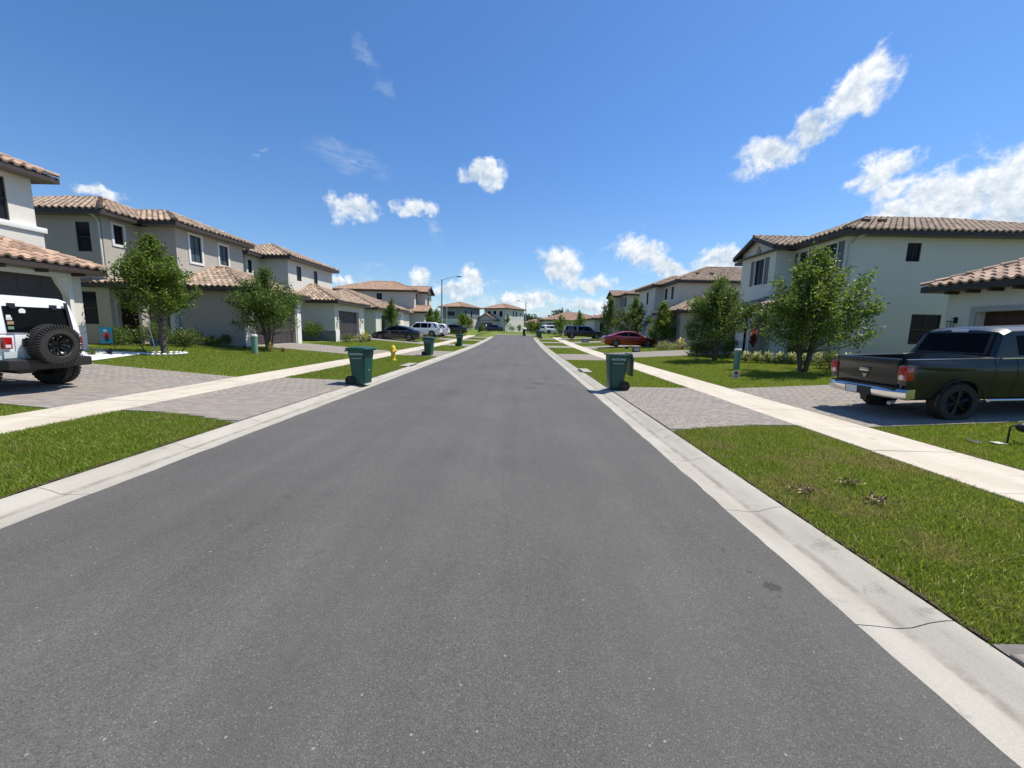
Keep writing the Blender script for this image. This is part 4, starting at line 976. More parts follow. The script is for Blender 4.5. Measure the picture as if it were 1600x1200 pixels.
class Car:
    def __init__(s, label, cat, paint, L, Wd, zs, belt, roofp, r, xf, xr, loc, rotz, name='car', group=None, k=.11, top_in=.17, nbelt=.985):
        s.t = thing(name, label, cat, loc, rotz, group, True); s.L, s.W, s.zs, s.belt, s.roofp, s.r, s.xf, s.xr, s.paint, s.k = L, Wd, zs, belt, roofp, r, xf, xr, paint, k
        s.slope = top_in; s.nbelt = nbelt
    def plan(s, x): return 1 - s.k * abs(2 * x / s.L) ** 6 - .02 * abs(2 * x / s.L) ** 2
    def hw(s, x, t): return s.W / 2 * s.plan(x) * (.90 + .10 * math.sin(math.pi * min(1, t * 1.12) * .62) - (.05 * max(0, t - .8) / .2))
    def zlow(s, x):
        z = s.zs; ra = s.r * 1.14
        for xa in (s.xf, s.xr):
            d = abs(x - xa)
            if d < ra: z = max(z, s.r + math.sqrt(ra * ra - d * d) * 1.0)
        e = abs(2 * x / s.L); return z + max(0, e - .93) * 1.2
    def body(s, x0=None, x1=None, top=None, name='body', opentop=None):
        x0 = -s.L/2 if x0 is None else x0; x1 = s.L/2 if x1 is None else x1; ra = s.r * 1.14
        ex = [s.xf + ra * math.cos(t) for t in np.linspace(0, math.pi, 13)] + [s.xr + ra * math.cos(t) for t in np.linspace(0, math.pi, 13)] + [s.xf + ra + .002, s.xf - ra - .002, s.xr + ra + .002, s.xr - ra - .002] + [a for a, b in s.belt]
        rings = []; n = 8
        for x in stations(x0, x1, 34, ex):
            zb, zl = lerp_poly(s.belt, x), s.zlow(x); zb = max(zb, zl + .02); ring = []
            for i in range(n + 1):
                z = zl + (zb - zl) * i / n; t = (z - s.zs) / max(.01, zb - s.zs); ring.append((x, -s.hw(x, t), z))
            hwt = s.hw(x, 1)
            if opentop and opentop[0] <= x <= opentop[1]:
                fl = opentop[2]; ring += [(x, -hwt + .05, zb + .01), (x, -hwt + .07, zb - .01), (x, -hwt + .08, fl), (x, 0, fl), (x, hwt - .08, fl), (x, hwt - .07, zb - .01), (x, hwt - .05, zb + .01)]
            else: ring += [(x, -hwt + .05, zb + .018), (x, -hwt * .66, zb + .035), (x, -hwt * .33, zb + .045), (x, 0, zb + .048), (x, hwt * .33, zb + .045), (x, hwt * .66, zb + .035), (x, hwt - .05, zb + .018)]
            for i in range(n, -1, -1):
                z = zl + (zb - zl) * i / n; t = (z - s.zs) / max(.01, zb - s.zs); ring.append((x, s.hw(x, t), z))
            rings.append(ring)
        o = MB().loft(rings).build(name, s.paint, s.t, smooth=32)
        ch = MB(); ch.box(-s.L/2 + .25, -s.W*.36, s.zs - .06, s.L/2 - .25, s.W*.36, s.zs + .3); ch.build('underbody', 'plastic_black', s.t); return o
    def gy(s, z, x=0): zb = s.zb; return s.W/2 * s.nbelt * s.plan(x) * .955 - (z - zb) * s.slope * 2.0
    def cabin(s, paint=None):
        P = s.roofp; s.zb = min(lerp_poly(s.belt, P[0][0]), lerp_poly(s.belt, P[-1][0])) - .02; rings = []
        for x in stations(P[0][0], P[-1][0], 20, [a for a, b in P]):
            zt_, zb = lerp_poly(P, x), s.zb - .03; zt_ = max(zt_, s.zb + .005)
            h = zt_ - s.zb; zs_ = zt_ - min(.05, h * .4)
            y0, y1, y2 = s.gy(s.zb, x), s.gy(zs_, x), s.gy(zt_, x) - min(.07, h * .3)
            rings.append([(x, -y0, zb), (x, -y0, s.zb), (x, -y1, zs_), (x, -y2, zt_), (x, -y2 * .5, zt_ + min(.03, h*.1)), (x, 0, zt_ + min(.04, h*.12)), (x, y2 * .5, zt_ + min(.03, h*.1)), (x, y2, zt_), (x, y1, zs_), (x, y0, s.zb), (x, y0, zb)])
        MB().loft(rings).build('cabin', paint or s.paint, s.t, smooth=30)
    def sideglass(s, polys, m='car_glass', e=.004):
        for sg in (1, -1):
            for p in polys:
                a = [(x, sg * (s.gy(z, x) + e), z) for x, z in p]; MB().prism(a, (0, -sg * .012, 0)).build('side_window', m, s.t)
    def endglass(s, x0, x1, name='windscreen', inset=.10, e=.012):
        """glass on a sloping end: from (x0, belt) to (x1, roof)"""
        P = s.roofp; z1 = lerp_poly(P, x1); a0, a1 = .10, .86
        pts = []
        for t, sg in ((a0, -1), (a0, 1), (a1, 1), (a1, -1)):
            x = x0 + (x1 - x0) * t; z = s.zb + (z1 - s.zb) * t; pts.append(Vector((x, sg * (s.gy(z, x) - inset), z)))
        n = (pts[1] - pts[0]).cross(pts[3] - pts[0]).normalized(); 
        if n.z < 0: n = -n
        MB().prism([p + n * (e + .035) for p in pts], -n * .05).build(name, 'car_glass', s.t)
    def wheels(s, w=.22, **kw):
        for x in (s.xf, s.xr):
            for sg in (1, -1): wheel(s.t, x, sg * (s.W/2 - w/2 - .01), s.r, w, **kw)
    def boxpart(s, name, m, x0, y0, z0, x1, y1, z1, bevel=.012):
        return MB().box(x0, y0, z0, x1, y1, z1).build(name, m, s.t, bevel=bevel)
    def mirror_part(s, name, m, x0, y0, z0, x1, y1, z1, bevel=.01):
        for sg in (1, -1): MB().box(x0, min(sg*y0, sg*y1), z0, x1, max(sg*y0, sg*y1), z1).build(name, m, s.t, bevel=bevel)

def sedan(label, paint, loc, rotz, L=4.7, Wd=1.80, H=1.40, fast=False, tail='tail_red'):
    h = L / 2
    belt = [(-h, .80), (-h + .12, .93), (-h + .75, .98), (-.6, .93), (.85, .90), (h - .9, .84), (h - .25, .72), (h, .55)]
    rp = [(-h + .45, .98), (-h + 1.35, H - .12), (-h + 1.9, H - .02), (-.15, H), (.35, H - .06), (1.35, .90)] if fast else [(-h + .7, .98), (-h + 1.45, H - .08), (-h + 1.9, H), (-.1, H), (.4, H - .06), (1.3, .90)]
    c = Car(label, 'car', paint, L, Wd, .22, belt, rp, .325, h - .88, -h + 1.02, loc, rotz); c.body(); c.cabin()
    x0 = rp[1][0]
    c.sideglass([[(rp[0][0] + .35, .99), (x0 + .05, H - .19), (-.28, H - .075), (-.28, .96)], [(-.20, .96), (-.20, H - .075), (.30, H - .12), (1.08, .93)]])
    c.endglass(rp[-1][0], rp[-2][0]); c.endglass(rp[0][0], rp[1][0], 'rear_window')
    c.wheels(.21, spokes=5)
    c.mirror_part('tail_light', tail, -h - .005, Wd*.24, .74, -h + .16, Wd*.425, .88); c.mirror_part('headlight', 'lamp_clear', h - .30, Wd*.26, .58, h - .05, Wd*.42, .68)
    c.mirror_part('wing_mirror', paint, .75, Wd*.49, .92, .95, Wd*.57, 1.03); c.boxpart('number_plate', 'plate', -h - .012, -.16, .58, -h + .01, .16, .7, .003)
    for sg in (1, -1):
        MB().tube([(-h + 1.0, sg * (c.W/2*.965), .955), (1.0, sg * (c.W/2*.955), .915)], .008, 6).build('trim_strip', 'chrome', c.t)
        for x in (-.55, .45): MB().box(x, sg*(Wd/2*.985) - .012, .80, x + .16, sg*(Wd/2*.985) + .018, .825).build('door_handle', 'chrome', c.t)
    return c
def suv(label, paint, loc, rotz, L=4.7, Wd=1.9, H=1.72, glassm='car_glass'):
    h = L / 2
    belt = [(-h, .95), (-h + .08, 1.02), (-.4, 1.02), (1.0, 1.02), (h - .7, .98), (h - .15, .84), (h, .6)]
    rp = [(-h + .06, 1.03), (-h + .38, H - .16), (-h + .65, H - .02), (0, H), (.55, H - .05), (1.30, 1.02)]
    c = Car(label, 'suv', paint, L, Wd, .28, belt, rp, .37, h - .9, -h + .98, loc, rotz, k=.07, top_in=.12); c.body(); c.cabin()
    c.sideglass([[(-h + .42, 1.10), (-h + .55, H - .18), (-1.02, H - .13), (-1.02, 1.08)], [(-.95, 1.08), (-.95, H - .13), (-.12, H - .12), (-.12, 1.07)], [(-.05, 1.07), (-.05, H - .12), (.48, H - .15), (1.05, 1.06)]])
    c.endglass(rp[-1][0], rp[-2][0]); c.endglass(rp[0][0], rp[1][0], 'rear_window', inset=.14)
    c.wheels(.24, spokes=5)
    c.mirror_part('tail_light', 'tail_red', -h - .006, Wd*.33, .86, -h + .22, Wd*.455, 1.03); c.mirror_part('headlight', 'lamp_clear', h - .3, Wd*.28, .74, h - .05, Wd*.44, .86)
    c.mirror_part('wing_mirror', paint, .85, Wd*.49, 1.05, 1.02, Wd*.57, 1.2); c.boxpart('number_plate', 'plate', -h - .012, -.16, .72, -h + .01, .16, .84, .003); c.boxpart('rear_bumper', 'plastic_black', -h - .03, -Wd*.40, .34, -h + .12, Wd*.40, .52)
    for sg in (1, -1): MB().tube([(-h + .8, sg * .66, H + .03), (.3, sg * .66, H + .03)], .018, 6).build('roof_rail', 'rim_grey', c.t)
    return c
sedan('dark red sedan parked across the right-hand driveway behind the address box', 'paint_red', (9.95, 36.75, zt(9.95, 36.7) - .01), R(-2.5) * 0, L=4.75, Wd=1.85, H=1.42, fast=True)
sedan('black sedan on the left driveway behind the fire hydrant', 'paint_black_blue', (-12.1, 39.3, zt(-12.1, 39) - .02), R(180), L=4.7, H=1.42, fast=True)
suv('white SUV on the left driveway beside the street lamp', 'paint_white', (-12.3, 49.6, zt(-12.3, 50)), R(180), L=4.9, H=1.76)
suv('pale blue-white car mostly hidden behind the white SUV on the left', 'paint_white', (-11.6, 52.0, zt(-11.6, 52)), R(180), L=4.6, H=1.65)
sedan('dark plum sedan beyond the street lamp on the left', 'paint_black_blue', (-10.9, 64.2, zt(-10.9, 64) - .02), R(180), L=4.9, H=1.5, fast=True)
suv('white SUV far away near the end of the street on the right', 'paint_white', (6.1, 77.5, zt(6.1, 77.5)), R(28), L=4.4, H=1.66)
sedan('dark blue car in front of the garage of the house closing the street', 'paint_blue', (-6.3, 96.5, zt(-6, 96)), R(170), L=4.8, H=1.5)
suv('small dark blue SUV left of the blue car at the far end', 'paint_blue', (-9.2, 99.5, zt(-9, 99)), R(95), L=4.4, H=1.62)

def topper_truck():
    L, Wd, H = 5.5, 1.9, 1.80; h = L/2
    belt = [(-h, 1.05), (-h + .06, 1.12), (0.4, 1.12), (1.1, 1.12), (h - .35, 1.08), (h - .08, .95), (h, .7)]
    rp = [(-h + .08, 1.14), (-h + .30, H - .04), (-h + .5, H), (.35, H + .02), (.75, H - .04), (1.45, 1.13)]
    c = Car('dark blue pickup with silver-edged bed cap beyond the red sedan', 'pickup truck', 'paint_navy', L, Wd, .42, belt, rp, .40, h - .95, -h + 1.15, (8.75, 56.2, zt(8.75, 56)), R(0), name='pickup_truck', k=.05, top_in=.10); c.body(); c.cabin()
    c.sideglass([[(-h + .40, 1.20), (-h + .44, H - .12), (-1.02, H - .12), (-1.02, 1.20)], [(-.72, 1.18), (-.72, H - .12), (-.05, H - .12), (-.05, 1.18)], [(.02, 1.18), (.02, H - .12), (.62, H - .16), (1.12, 1.18)]])
    for sg in (1, -1):
        c.boxpart('cap_trim', 'paint_silver', -h + .2, sg * .80 - .06, H - .04, -.9, sg * .80 + .03, H + .02); c.boxpart('cap_post', 'paint_silver', -.96, sg * .86 - .03, 1.14, -.84, sg * .86 + .04, H - .05); c.boxpart('cap_sill', 'paint_silver', -h + .1, sg*.925 - .04, 1.12, -.9, sg*.925 + .012, 1.17)
    c.endglass(rp[-1][0], rp[-2][0]); c.wheels(.26, spokes=6); c.mirror_part('wing_mirror', 'plastic_black', .98, Wd*.49, 1.18, 1.14, Wd*.60, 1.38)
    c.mirror_part('tail_light', 'tail_red', -h - .01, Wd*.40, .8, -h + .1, Wd*.475, 1.05); c.boxpart('rear_bumper', 'chrome', -h - .12, -.85, .5, -h + .05, .85, .68)
topper_truck()

def pickup():
    k = .9; L, Wd, H = 5.8*k, 1.96*k, 1.90*k; h = L/2; r = .41*k
    zb = 1.28*k + .02; x_cab = -h + 1.74*k
    belt = [(-h, zb), (x_cab, zb), (x_cab + .02, zb), (1.25*k, zb - .02), (h - .5*k, zb - .08), (h - .12, zb - .2), (h, zb - .5)]
    rp = [(x_cab + .02, zb + .01), (x_cab + .26*k, H - .07), (x_cab + .42*k, H - .01), (.55*k, H + .01), (.85*k, H - .05), (1.62*k, zb)]
    X0 = 7.08
    c = Car('dark gunmetal pickup truck in the right driveway, chrome rear bumper towards the street', 'pickup truck', 'paint_gunmetal', L, Wd, .50*k, belt, rp, r, h - .98*k, -h + 1.10*k, (X0 + h, 8.18, zt(8.4, 8.2) + .01), R(0), name='pickup_truck', k=.03, top_in=.125)
    t = c.t; t.rotation_euler = (0, -R(2.6), 0)
    c.body(x0=-h + .07, opentop=(-h, x_cab - .02, .72*k)); c.cabin()
    zq = c.zb
    # bulged rear wing flare line catches the sky
    for sg in (1, -1):
        rings = []
        for x in np.linspace(-h + .06, x_cab - .02, 22):
            ta = (x + h) / (x_cab + h); y = c.hw(x, .95); b = .060 * math.sin(math.pi * min(1, max(0, ta)) ** .8)
            zc = zb - .12*k - .09*k*ta; rings.append([(x, sg*(y - .01), zb - .015), (x, sg*(y + b), zc + .03), (x, sg*(y + b*1.1 + .004), zc - .02), (x, sg*(y - .01), zc - .16)])
        MB().loft(rings).build('wing_flare', 'paint_gunmetal', t, smooth=50)
        # round arch lip
        ra = r * 1.17
        for xa in (c.xf, c.xr):
            pts = [(xa + ra*math.cos(a), sg*(c.W/2*.985 + .012), r + ra*math.sin(a)) for a in np.linspace(-.15, math.pi + .15, 20)]
            MB().tube(pts, .013, 6).build('wheel_arch', 'paint_gunmetal', t, smooth=50)
    # side windows: front and rear doors
    c.sideglass([[(x_cab + .50*k, zb + .05), (x_cab + .50*k, H - .14), (x_cab + 1.12*k, H - .12), (x_cab + 1.12*k, zb + .04)], [(x_cab + 1.20*k, zb + .04), (x_cab + 1.20*k, H - .12), (.72*k, H - .15), (1.28*k, zb + .03)]])
    # door shut lines as thin dark seams
    for sg in (1, -1):
        for x in (x_cab - .01, x_cab + .42*k, x_cab + 1.16*k, 1.42*k):
            pts = [(x, sg*(c.hw(x, t_) + .002), .50*k + (zb - .5*k)*t_) for t_ in np.linspace(.02, 1, 8)]; MB().tube(pts, .004, 4).build('door_seam', 'recess_dark', t)
        for x in (x_cab + .62*k, x_cab + 1.34*k):
            o = MB().tube([(x - .02, sg*(c.W/2*.975), zb - .17), (x, sg*(c.W/2*.985 + .035), zb - .165), (x + .17, sg*(c.W/2*.985 + .035), zb - .165), (x + .19, sg*(c.W/2*.975), zb - .17)], .016, 8).build('door_handle', 'chrome', t, smooth=60)
        MB().box(x_cab + .1, sg*(c.W/2*.93) - .035, zb - .012, 1.5*k, sg*(c.W/2*.93) + .035, zb + .008).build('window_sill', 'chrome', t)
        MB().box(-.3, sg*(c.W/2*.995) - .008, .82*k, 1.2, sg*(c.W/2*.995) + .008, .86*k).build('body_moulding', 'paint_gunmetal', t)
        MB().tube([(c.xr + .62, sg*.86*k, .44*k), (c.xf - .62, sg*.86*k, .44*k)], .035, 8).build('side_step', 'chrome', t, smooth=50)
    # rear window in three panes
    P0, P1 = Vector((x_cab + .02, 0, zb)), Vector((x_cab + .26*k, 0, H - .07)); d = (P1 - P0); n = Vector((-d.z, 0, d.x)).normalized()
    for a, b in ((-.70, -.26), (-.24, .24), (.26, .70)):
        q = []
        for tt, yy in ((.14, a), (.14, b), (.90, b), (.90, a)):
            w = 1 - .13 * tt; p = P0 + d * tt; q.append(p + Vector((0, yy * k * w, 0)) + n * .056)
        MB().prism(q, -n * .05).build('rear_window', 'car_glass', t)
    q = []
    for tt, yy in ((.08, -.77), (.08, .77), (.95, .77), (.95, -.77)):
        w = 1 - .13 * tt; p = P0 + d * tt; q.append(p + Vector((0, yy * k * w, 0)) + n * .046)
    MB().prism(q, -n * .07).build('window_surround', 'plastic_black', t)
    p = P0 + d * 1.02 + n * .02; MB().box(p.x - .03, -.14, p.z - .02, p.x + .05, .14, p.z + .03).build('brake_lamp', 'lamp_clear', t, bevel=.008)
    c.endglass(rp[-1][0], rp[-2][0])
    # tailgate: pressed panel with a handle
    tg = MB(); rings = []
    for z, dx in ((.66*k, .0), (.70*k, -.03), (.95*k, -.042), (zb - .15, -.04), (zb - .12, -.052), (zb - .02, -.05), (zb + .012, -.02), (zb + .012, .03), (.66*k, .03)):
        rings.append([(-h + .04 + dx, -.76*k, z), (-h + .04 + dx, .76*k, z)])
    V = [p for r_ in rings for p in r_]; m_ = len(rings)
    tg.add(V, [(2*i, 2*i+1, 2*((i+1) % m_)+1, 2*((i+1) % m_)) for i in range(m_)] + [tuple(2*i for i in range(m_)), tuple(2*i+1 for i in reversed(range(m_)))])
    tgo = tg.build('tailgate', 'paint_gunmetal', t, bevel=.008)
    MB().box(-h - .045, -.105, zb - .27, -h + .0, .105, zb - .205).build('tailgate_handle', 'chrome', tgo, bevel=.014)
    em = MB()   # ram-less plain shield emblem: a shield with two curled horns
    em.prism([(-h - .004, a*k*.7, zb - .36 + b*k*.7) for a, b in ((-.035, .04), (-.055, .075), (-.075, .06), (-.07, .02), (-.045, -.01), (-.03, -.05), (0, -.075), (.03, -.05), (.045, -.01), (.07, .02), (.075, .06), (.055, .075), (.035, .04), (0, .055))], (-.014, 0, 0)); em.build('emblem', 'chrome', tgo)
    for sg in (1, -1):
        MB().box(-h - .005, min(sg*.77*k, sg*.975*k), .78*k, -h + .19, max(sg*.77*k, sg*.975*k), zb - .1).build('corner_post', 'paint_gunmetal', t, bevel=.02)
        tl = MB().box(-h - .022, min(sg*.785*k, sg*.985*k), .88*k, -h + .12, max(sg*.785*k, sg*.985*k), zb - .115).build('tail_light', 'tail_red', t, bevel=.025)
        MB().lathe([(.001, 0), (.045, .002), (.05, .01)], 16, (-h - .026, sg*.875*k, .95*k), 'x').build('reversing_lamp', 'lamp_clear', tl)
    bm_ = MB(); rings = []
    for y in np.linspace(-1.0, 1.0, 21):
        e = abs(y) ** 4 * .12; x = -h - .13 + e; rings.append([(x + .16, y*k, .52*k), (x + .02, y*k, .50*k), (x, y*k, .56*k), (x - .005, y*k, .64*k), (x + .03, y*k, .70*k), (x + .16, y*k, .71*k)])
    bm_.loft(rings); bo = bm_.build('rear_bumper', 'chrome', t, smooth=30)
    MB().box(-h - .10, -.80*k, .705*k, -h + .03, .80*k, .735*k).build('step_pad', 'plastic_black', bo)
    MB().box(-h - .142, -.33*k, .50*k, -h - .10, .33*k, .675*k).build('plate_recess', 'recess_dark', bo)
    MB().box(-h - .150, .0*k, .515*k, -h - .14, .30*k, .665*k).build('number_plate', 'plate', bo)
    MB().tube([(-h + .1, -.62*k, .40*k), (-h - .02, -.66*k, .38*k)], .035, 10).build('exhaust_pipe', 'galvanised', t, smooth=50)
    MB().box(-h + .0, -.07, .34*k, -h + .3, .07, .48*k).build('tow_hitch', 'plastic_black', t)
    MB().box(-h + .12, -.84*k, .70*k, x_cab - .02, .84*k, .735*k).build('bed_liner', 'plastic_black', t)
    c.wheels(.26, spokes=6, rim='rim_black', tread=0); c.mirror_part('wing_mirror', 'plastic_black', 1.25*k, Wd*.49, zb + .02, 1.42*k, Wd*.62, zb + .22)
    c.mirror_part('headlight', 'lamp_clear', h - .25, Wd*.3, .85*k, h - .04, Wd*.45, 1.05*k)
pickup()

def offroader():
    k = .87; X = -9.75; t = thing('off_road_car', 'white boxy off-road car with black spare wheel on its tailgate, at the left edge', 'off-road car', (X, 7.92, zt(-10.6, 8) - .01), R(180), None, True)
    t.rotation_euler = (0, -R(3.2), R(180))
    # local x forward; rear face at x=0 -> body runs 0..3.9
    W2 = .79*k + .02; P = lambda n, m, a, b, **kw: MB().box(*a, *b).build(n, m, t, **kw)
    P('body', 'paint_white', (0.0, -W2, .62), (3.0, W2, 1.13), bevel=.035)
    P('bonnet', 'paint_white', (2.2, -W2 + .06, .95), (3.62, W2 - .06, 1.20), bevel=.05)
    P('grille', 'paint_white', (3.5, -.55, .62), (3.7, .55, 1.15), bevel=.03)
    # hard top: leans in a little
    rings = []
    for z, i, dx in ((1.13, .01, .0), (1.16, .012, .0), (1.70, .10, .10), (1.80, .13, .14), (1.85, .20, .22)):
        rings.append([(dx, -W2 + i, z), (dx, W2 - i, z), (2.05 - dx*.6, W2 - i, z), (2.05 - dx*.6, -W2 + i, z)])
    MB().loft(rings).build('hard_top', 'paint_white', t, bevel=.02)
    # glass on rear face (slopes with top)
    def rearq(z): return .0 + (.10 * (z - 1.16) / .54)
    q = [(rearq(z) - .008, y, z) for y, z in ((-W2 + .16, 1.17), (W2 - .14, 1.17), (W2 - .16, 1.66), (-W2 + .18, 1.66))]
    gl = MB().prism(q, (-.014, 0, 0)).build('rear_window', 'car_glass', t)
    for yy in (-.27, .42):
        MB().box(.04, yy - .045, 1.62, .12, yy + .045, 1.72).build('glass_hinge', 'plastic_black', gl)
    for yy, z, m, s_ in ((.50, 1.47, 'lettering', .035), (.50, 1.42, 'sign_white', .045), (.495, 1.34, 'dry_leaf', .05), (.505, 1.25, 'box_green', .045)):
        MB().box(rearq(z) - .026, yy - s_, z - s_*.7, rearq(z) - .0235, yy + s_, z + s_*.7).build('sticker', m, gl)
    MB().lathe([(.001, 0), (.055, 0), (.055, .004)], 20, (rearq(1.57) - .028, .27, 1.57), 'x').build('sticker', 'lettering', gl)
    MB().prism([(rearq(1.3) - .03, -.48, 1.18), (rearq(1.3) - .03, -.545, 1.18), (rearq(1.72) - .03, -.505, 1.78), (rearq(1.72) - .03, -.46, 1.78)], (-.03, 0, 0)).build('aerial_bracket', 'plastic_black', t)
    for sg in (1, -1):
        q = [(.30, sg*(W2 - .01), 1.22), (1.0, sg*(W2 - .01), 1.22), (1.0, sg*(W2 - .075), 1.64), (.36, sg*(W2 - .075), 1.64)]; MB().prism(q, (0, sg*.012, 0)).build('side_window', 'car_glass', t)
        q = [(1.12, sg*(W2 - .01), 1.20), (1.95, sg*(W2 - .01), 1.20), (1.90, sg*(W2 - .075), 1.64), (1.12, sg*(W2 - .075), 1.64)]; MB().prism(q, (0, sg*.012, 0)).build('side_window', 'car_glass', t)
        # flared wings
        for xa in (.62, 3.05):
            rings = []
            for a in np.linspace(.12, math.pi - .12, 14):
                rr = .56; x, z = xa + rr*math.cos(a)*1.02, .42 + rr*math.sin(a)*.86; x2, z2 = xa + (rr-.06)*math.cos(a)*1.02, .42 + (rr-.06)*math.sin(a)*.86
                rings.append([(x, sg*(W2 - .02), z), (x, sg*(W2 + .13), z - .03), (x2, sg*(W2 + .13), z2 - .03), (x2, sg*(W2 - .02), z2)])
            MB().loft(rings).build('wheel_flare', 'plastic_black', t, smooth=50)
        tl = MB().box(-.055, min(sg*(W2 - .17), sg*(W2 - .03)), .86, .02, max(sg*(W2 - .17), sg*(W2 - .03)), 1.08).build('tail_light', 'tail_red', t, bevel=.012)
        MB().box(-.060, min(sg*(W2 - .14), sg*(W2 - .06)), .885, -.054, max(sg*(W2 - .14), sg*(W2 - .06)), .94).build('reversing_lamp', 'lamp_clear', tl)
        MB().box(.9, min(sg*W2, sg*(W2 + .10)), .45, 2.4, max(sg*W2, sg*(W2 + .10)), .52).build('side_step', 'plastic_black', t, bevel=.01)
    P('tailgate', 'paint_white', (-.018, -W2 + .05, .66), (.0, W2 - .24, 1.125), bevel=.006)
    MB().box(-.055, .30, .88, -.015, .36, 1.05).build('tailgate_handle', 'plastic_black', t, bevel=.01)
    for z in (.78, 1.02): MB().box(-.05, -W2 + .02, z - .03, -.012, -W2 + .2, z + .03).build('hinge', 'plastic_black', t, bevel=.008)
    P('rear_bumper', 'plastic_black', (-.24, -W2 + .02, .47), (-.02, W2 + .06, .66), bevel=.03)
    MB().prism([(-.02, .10, .47), (-.02, .55, .47), (-.02, .44, .36), (-.02, .22, .36)], (.5, 0, 0)).build('fuel_tank_guard', 'plastic_black', t, bevel=.02)
    MB().box(.05, -.5, .40, 3.4, .5, .64).build('chassis', 'plastic_black', t)
    MB().tube([(.62, -.6, .42), (.62, .6, .42)], .06, 10).build('rear_axle', 'plastic_black', t, smooth=50)
    MB().lathe([(.001, -.10), (.13, -.08), (.15, 0), (.13, .08), (.001, .10)], 16, (.62, -.1, .42), 'y').build('differential', 'plastic_black', t, smooth=50)
    MB().box(-.03, .34, .68, -.018, .66, .80).build('number_plate', 'plate', t)
    # wheels
    for x in (.62, 3.05):
        for sg in (1, -1): wheel(t, x, sg*(W2 - .02), .42, .30, spokes=8, rim='rim_black', rimr=.55, tread=36)
    # spare wheel, axis along x
    r, w = .39, .26; cx, cy, cz = -.24, -.0, .93
    mb = MB(); mb.lathe([(r*.55, -w/2 + .03), (r*.62, -w/2), (r*.9, -w/2 + .01), (r, -w*.3), (r, w*.3), (r*.9, w/2), (r*.55, w/2), (r*.55, w*.2), (r*.55, -w*.2)], 44, (cx, cy, cz), 'x', close=True)
    for i in range(46):
        a = 2*math.pi*i/46
        for q, off in ((-1, 0), (1, math.pi/46)):
            c = Vector((cx + q*w*.25, cy + math.cos(a + off)*(r - .004), cz + math.sin(a + off)*(r - .004))); mb.xbox(c, (w*.44, .028, .038), Matrix.Rotation(a + off, 3, 'X') @ Matrix.Rotation(math.pi/2, 3, 'X') @ Matrix.Rotation(q*.25, 3, 'Y'))
            c = Vector((cx + q*w*.47, cy + math.cos(a + off)*(r*.95), cz + math.sin(a + off)*(r*.95))); mb.xbox(c, (.02, .05, .028), Matrix.Rotation(a + off, 3, 'X'))
    sp = mb.build('spare_wheel', 'rubber', t, smooth=35)
    rm = MB(); rm.lathe([(r*.56, -w/2 + .03), (r*.53, -w/2 + .01), (r*.48, -w/2 + .06), (.10, -w*.05), (.001, -w*.05)], 32, (cx, cy, cz), 'x'); rm.build('rim', 'rim_black', sp, smooth=40)
    sk = MB()
    for i in range(8):
        a = 2*math.pi*i/8
        for da in (-.13, .13): sk.tube([(cx - w*.12, cy + math.cos(a)*.07, cz + math.sin(a)*.07), (cx - w*.30, cy + math.cos(a + da)*r*.50, cz + math.sin(a + da)*r*.50)], [.016, .014], 6)
    sk.build('spokes', 'rim_black', sp, smooth=50)
    bo = MB()
    for i in range(8):
        a = 2*math.pi*i/8 + .2; bo.lathe([(.001, -.01), (.012, -.008), (.014, 0)], 8, (cx - w*.30, cy + math.cos(a)*r*.46, cz + math.sin(a)*r*.46), 'x')
    bo.build('bolts', 'chrome', sp)
    MB().box(cx + .1, cy - .12, .8, -.01, cy + .12, 1.15).build('spare_carrier', 'plastic_black', t)
offroader()

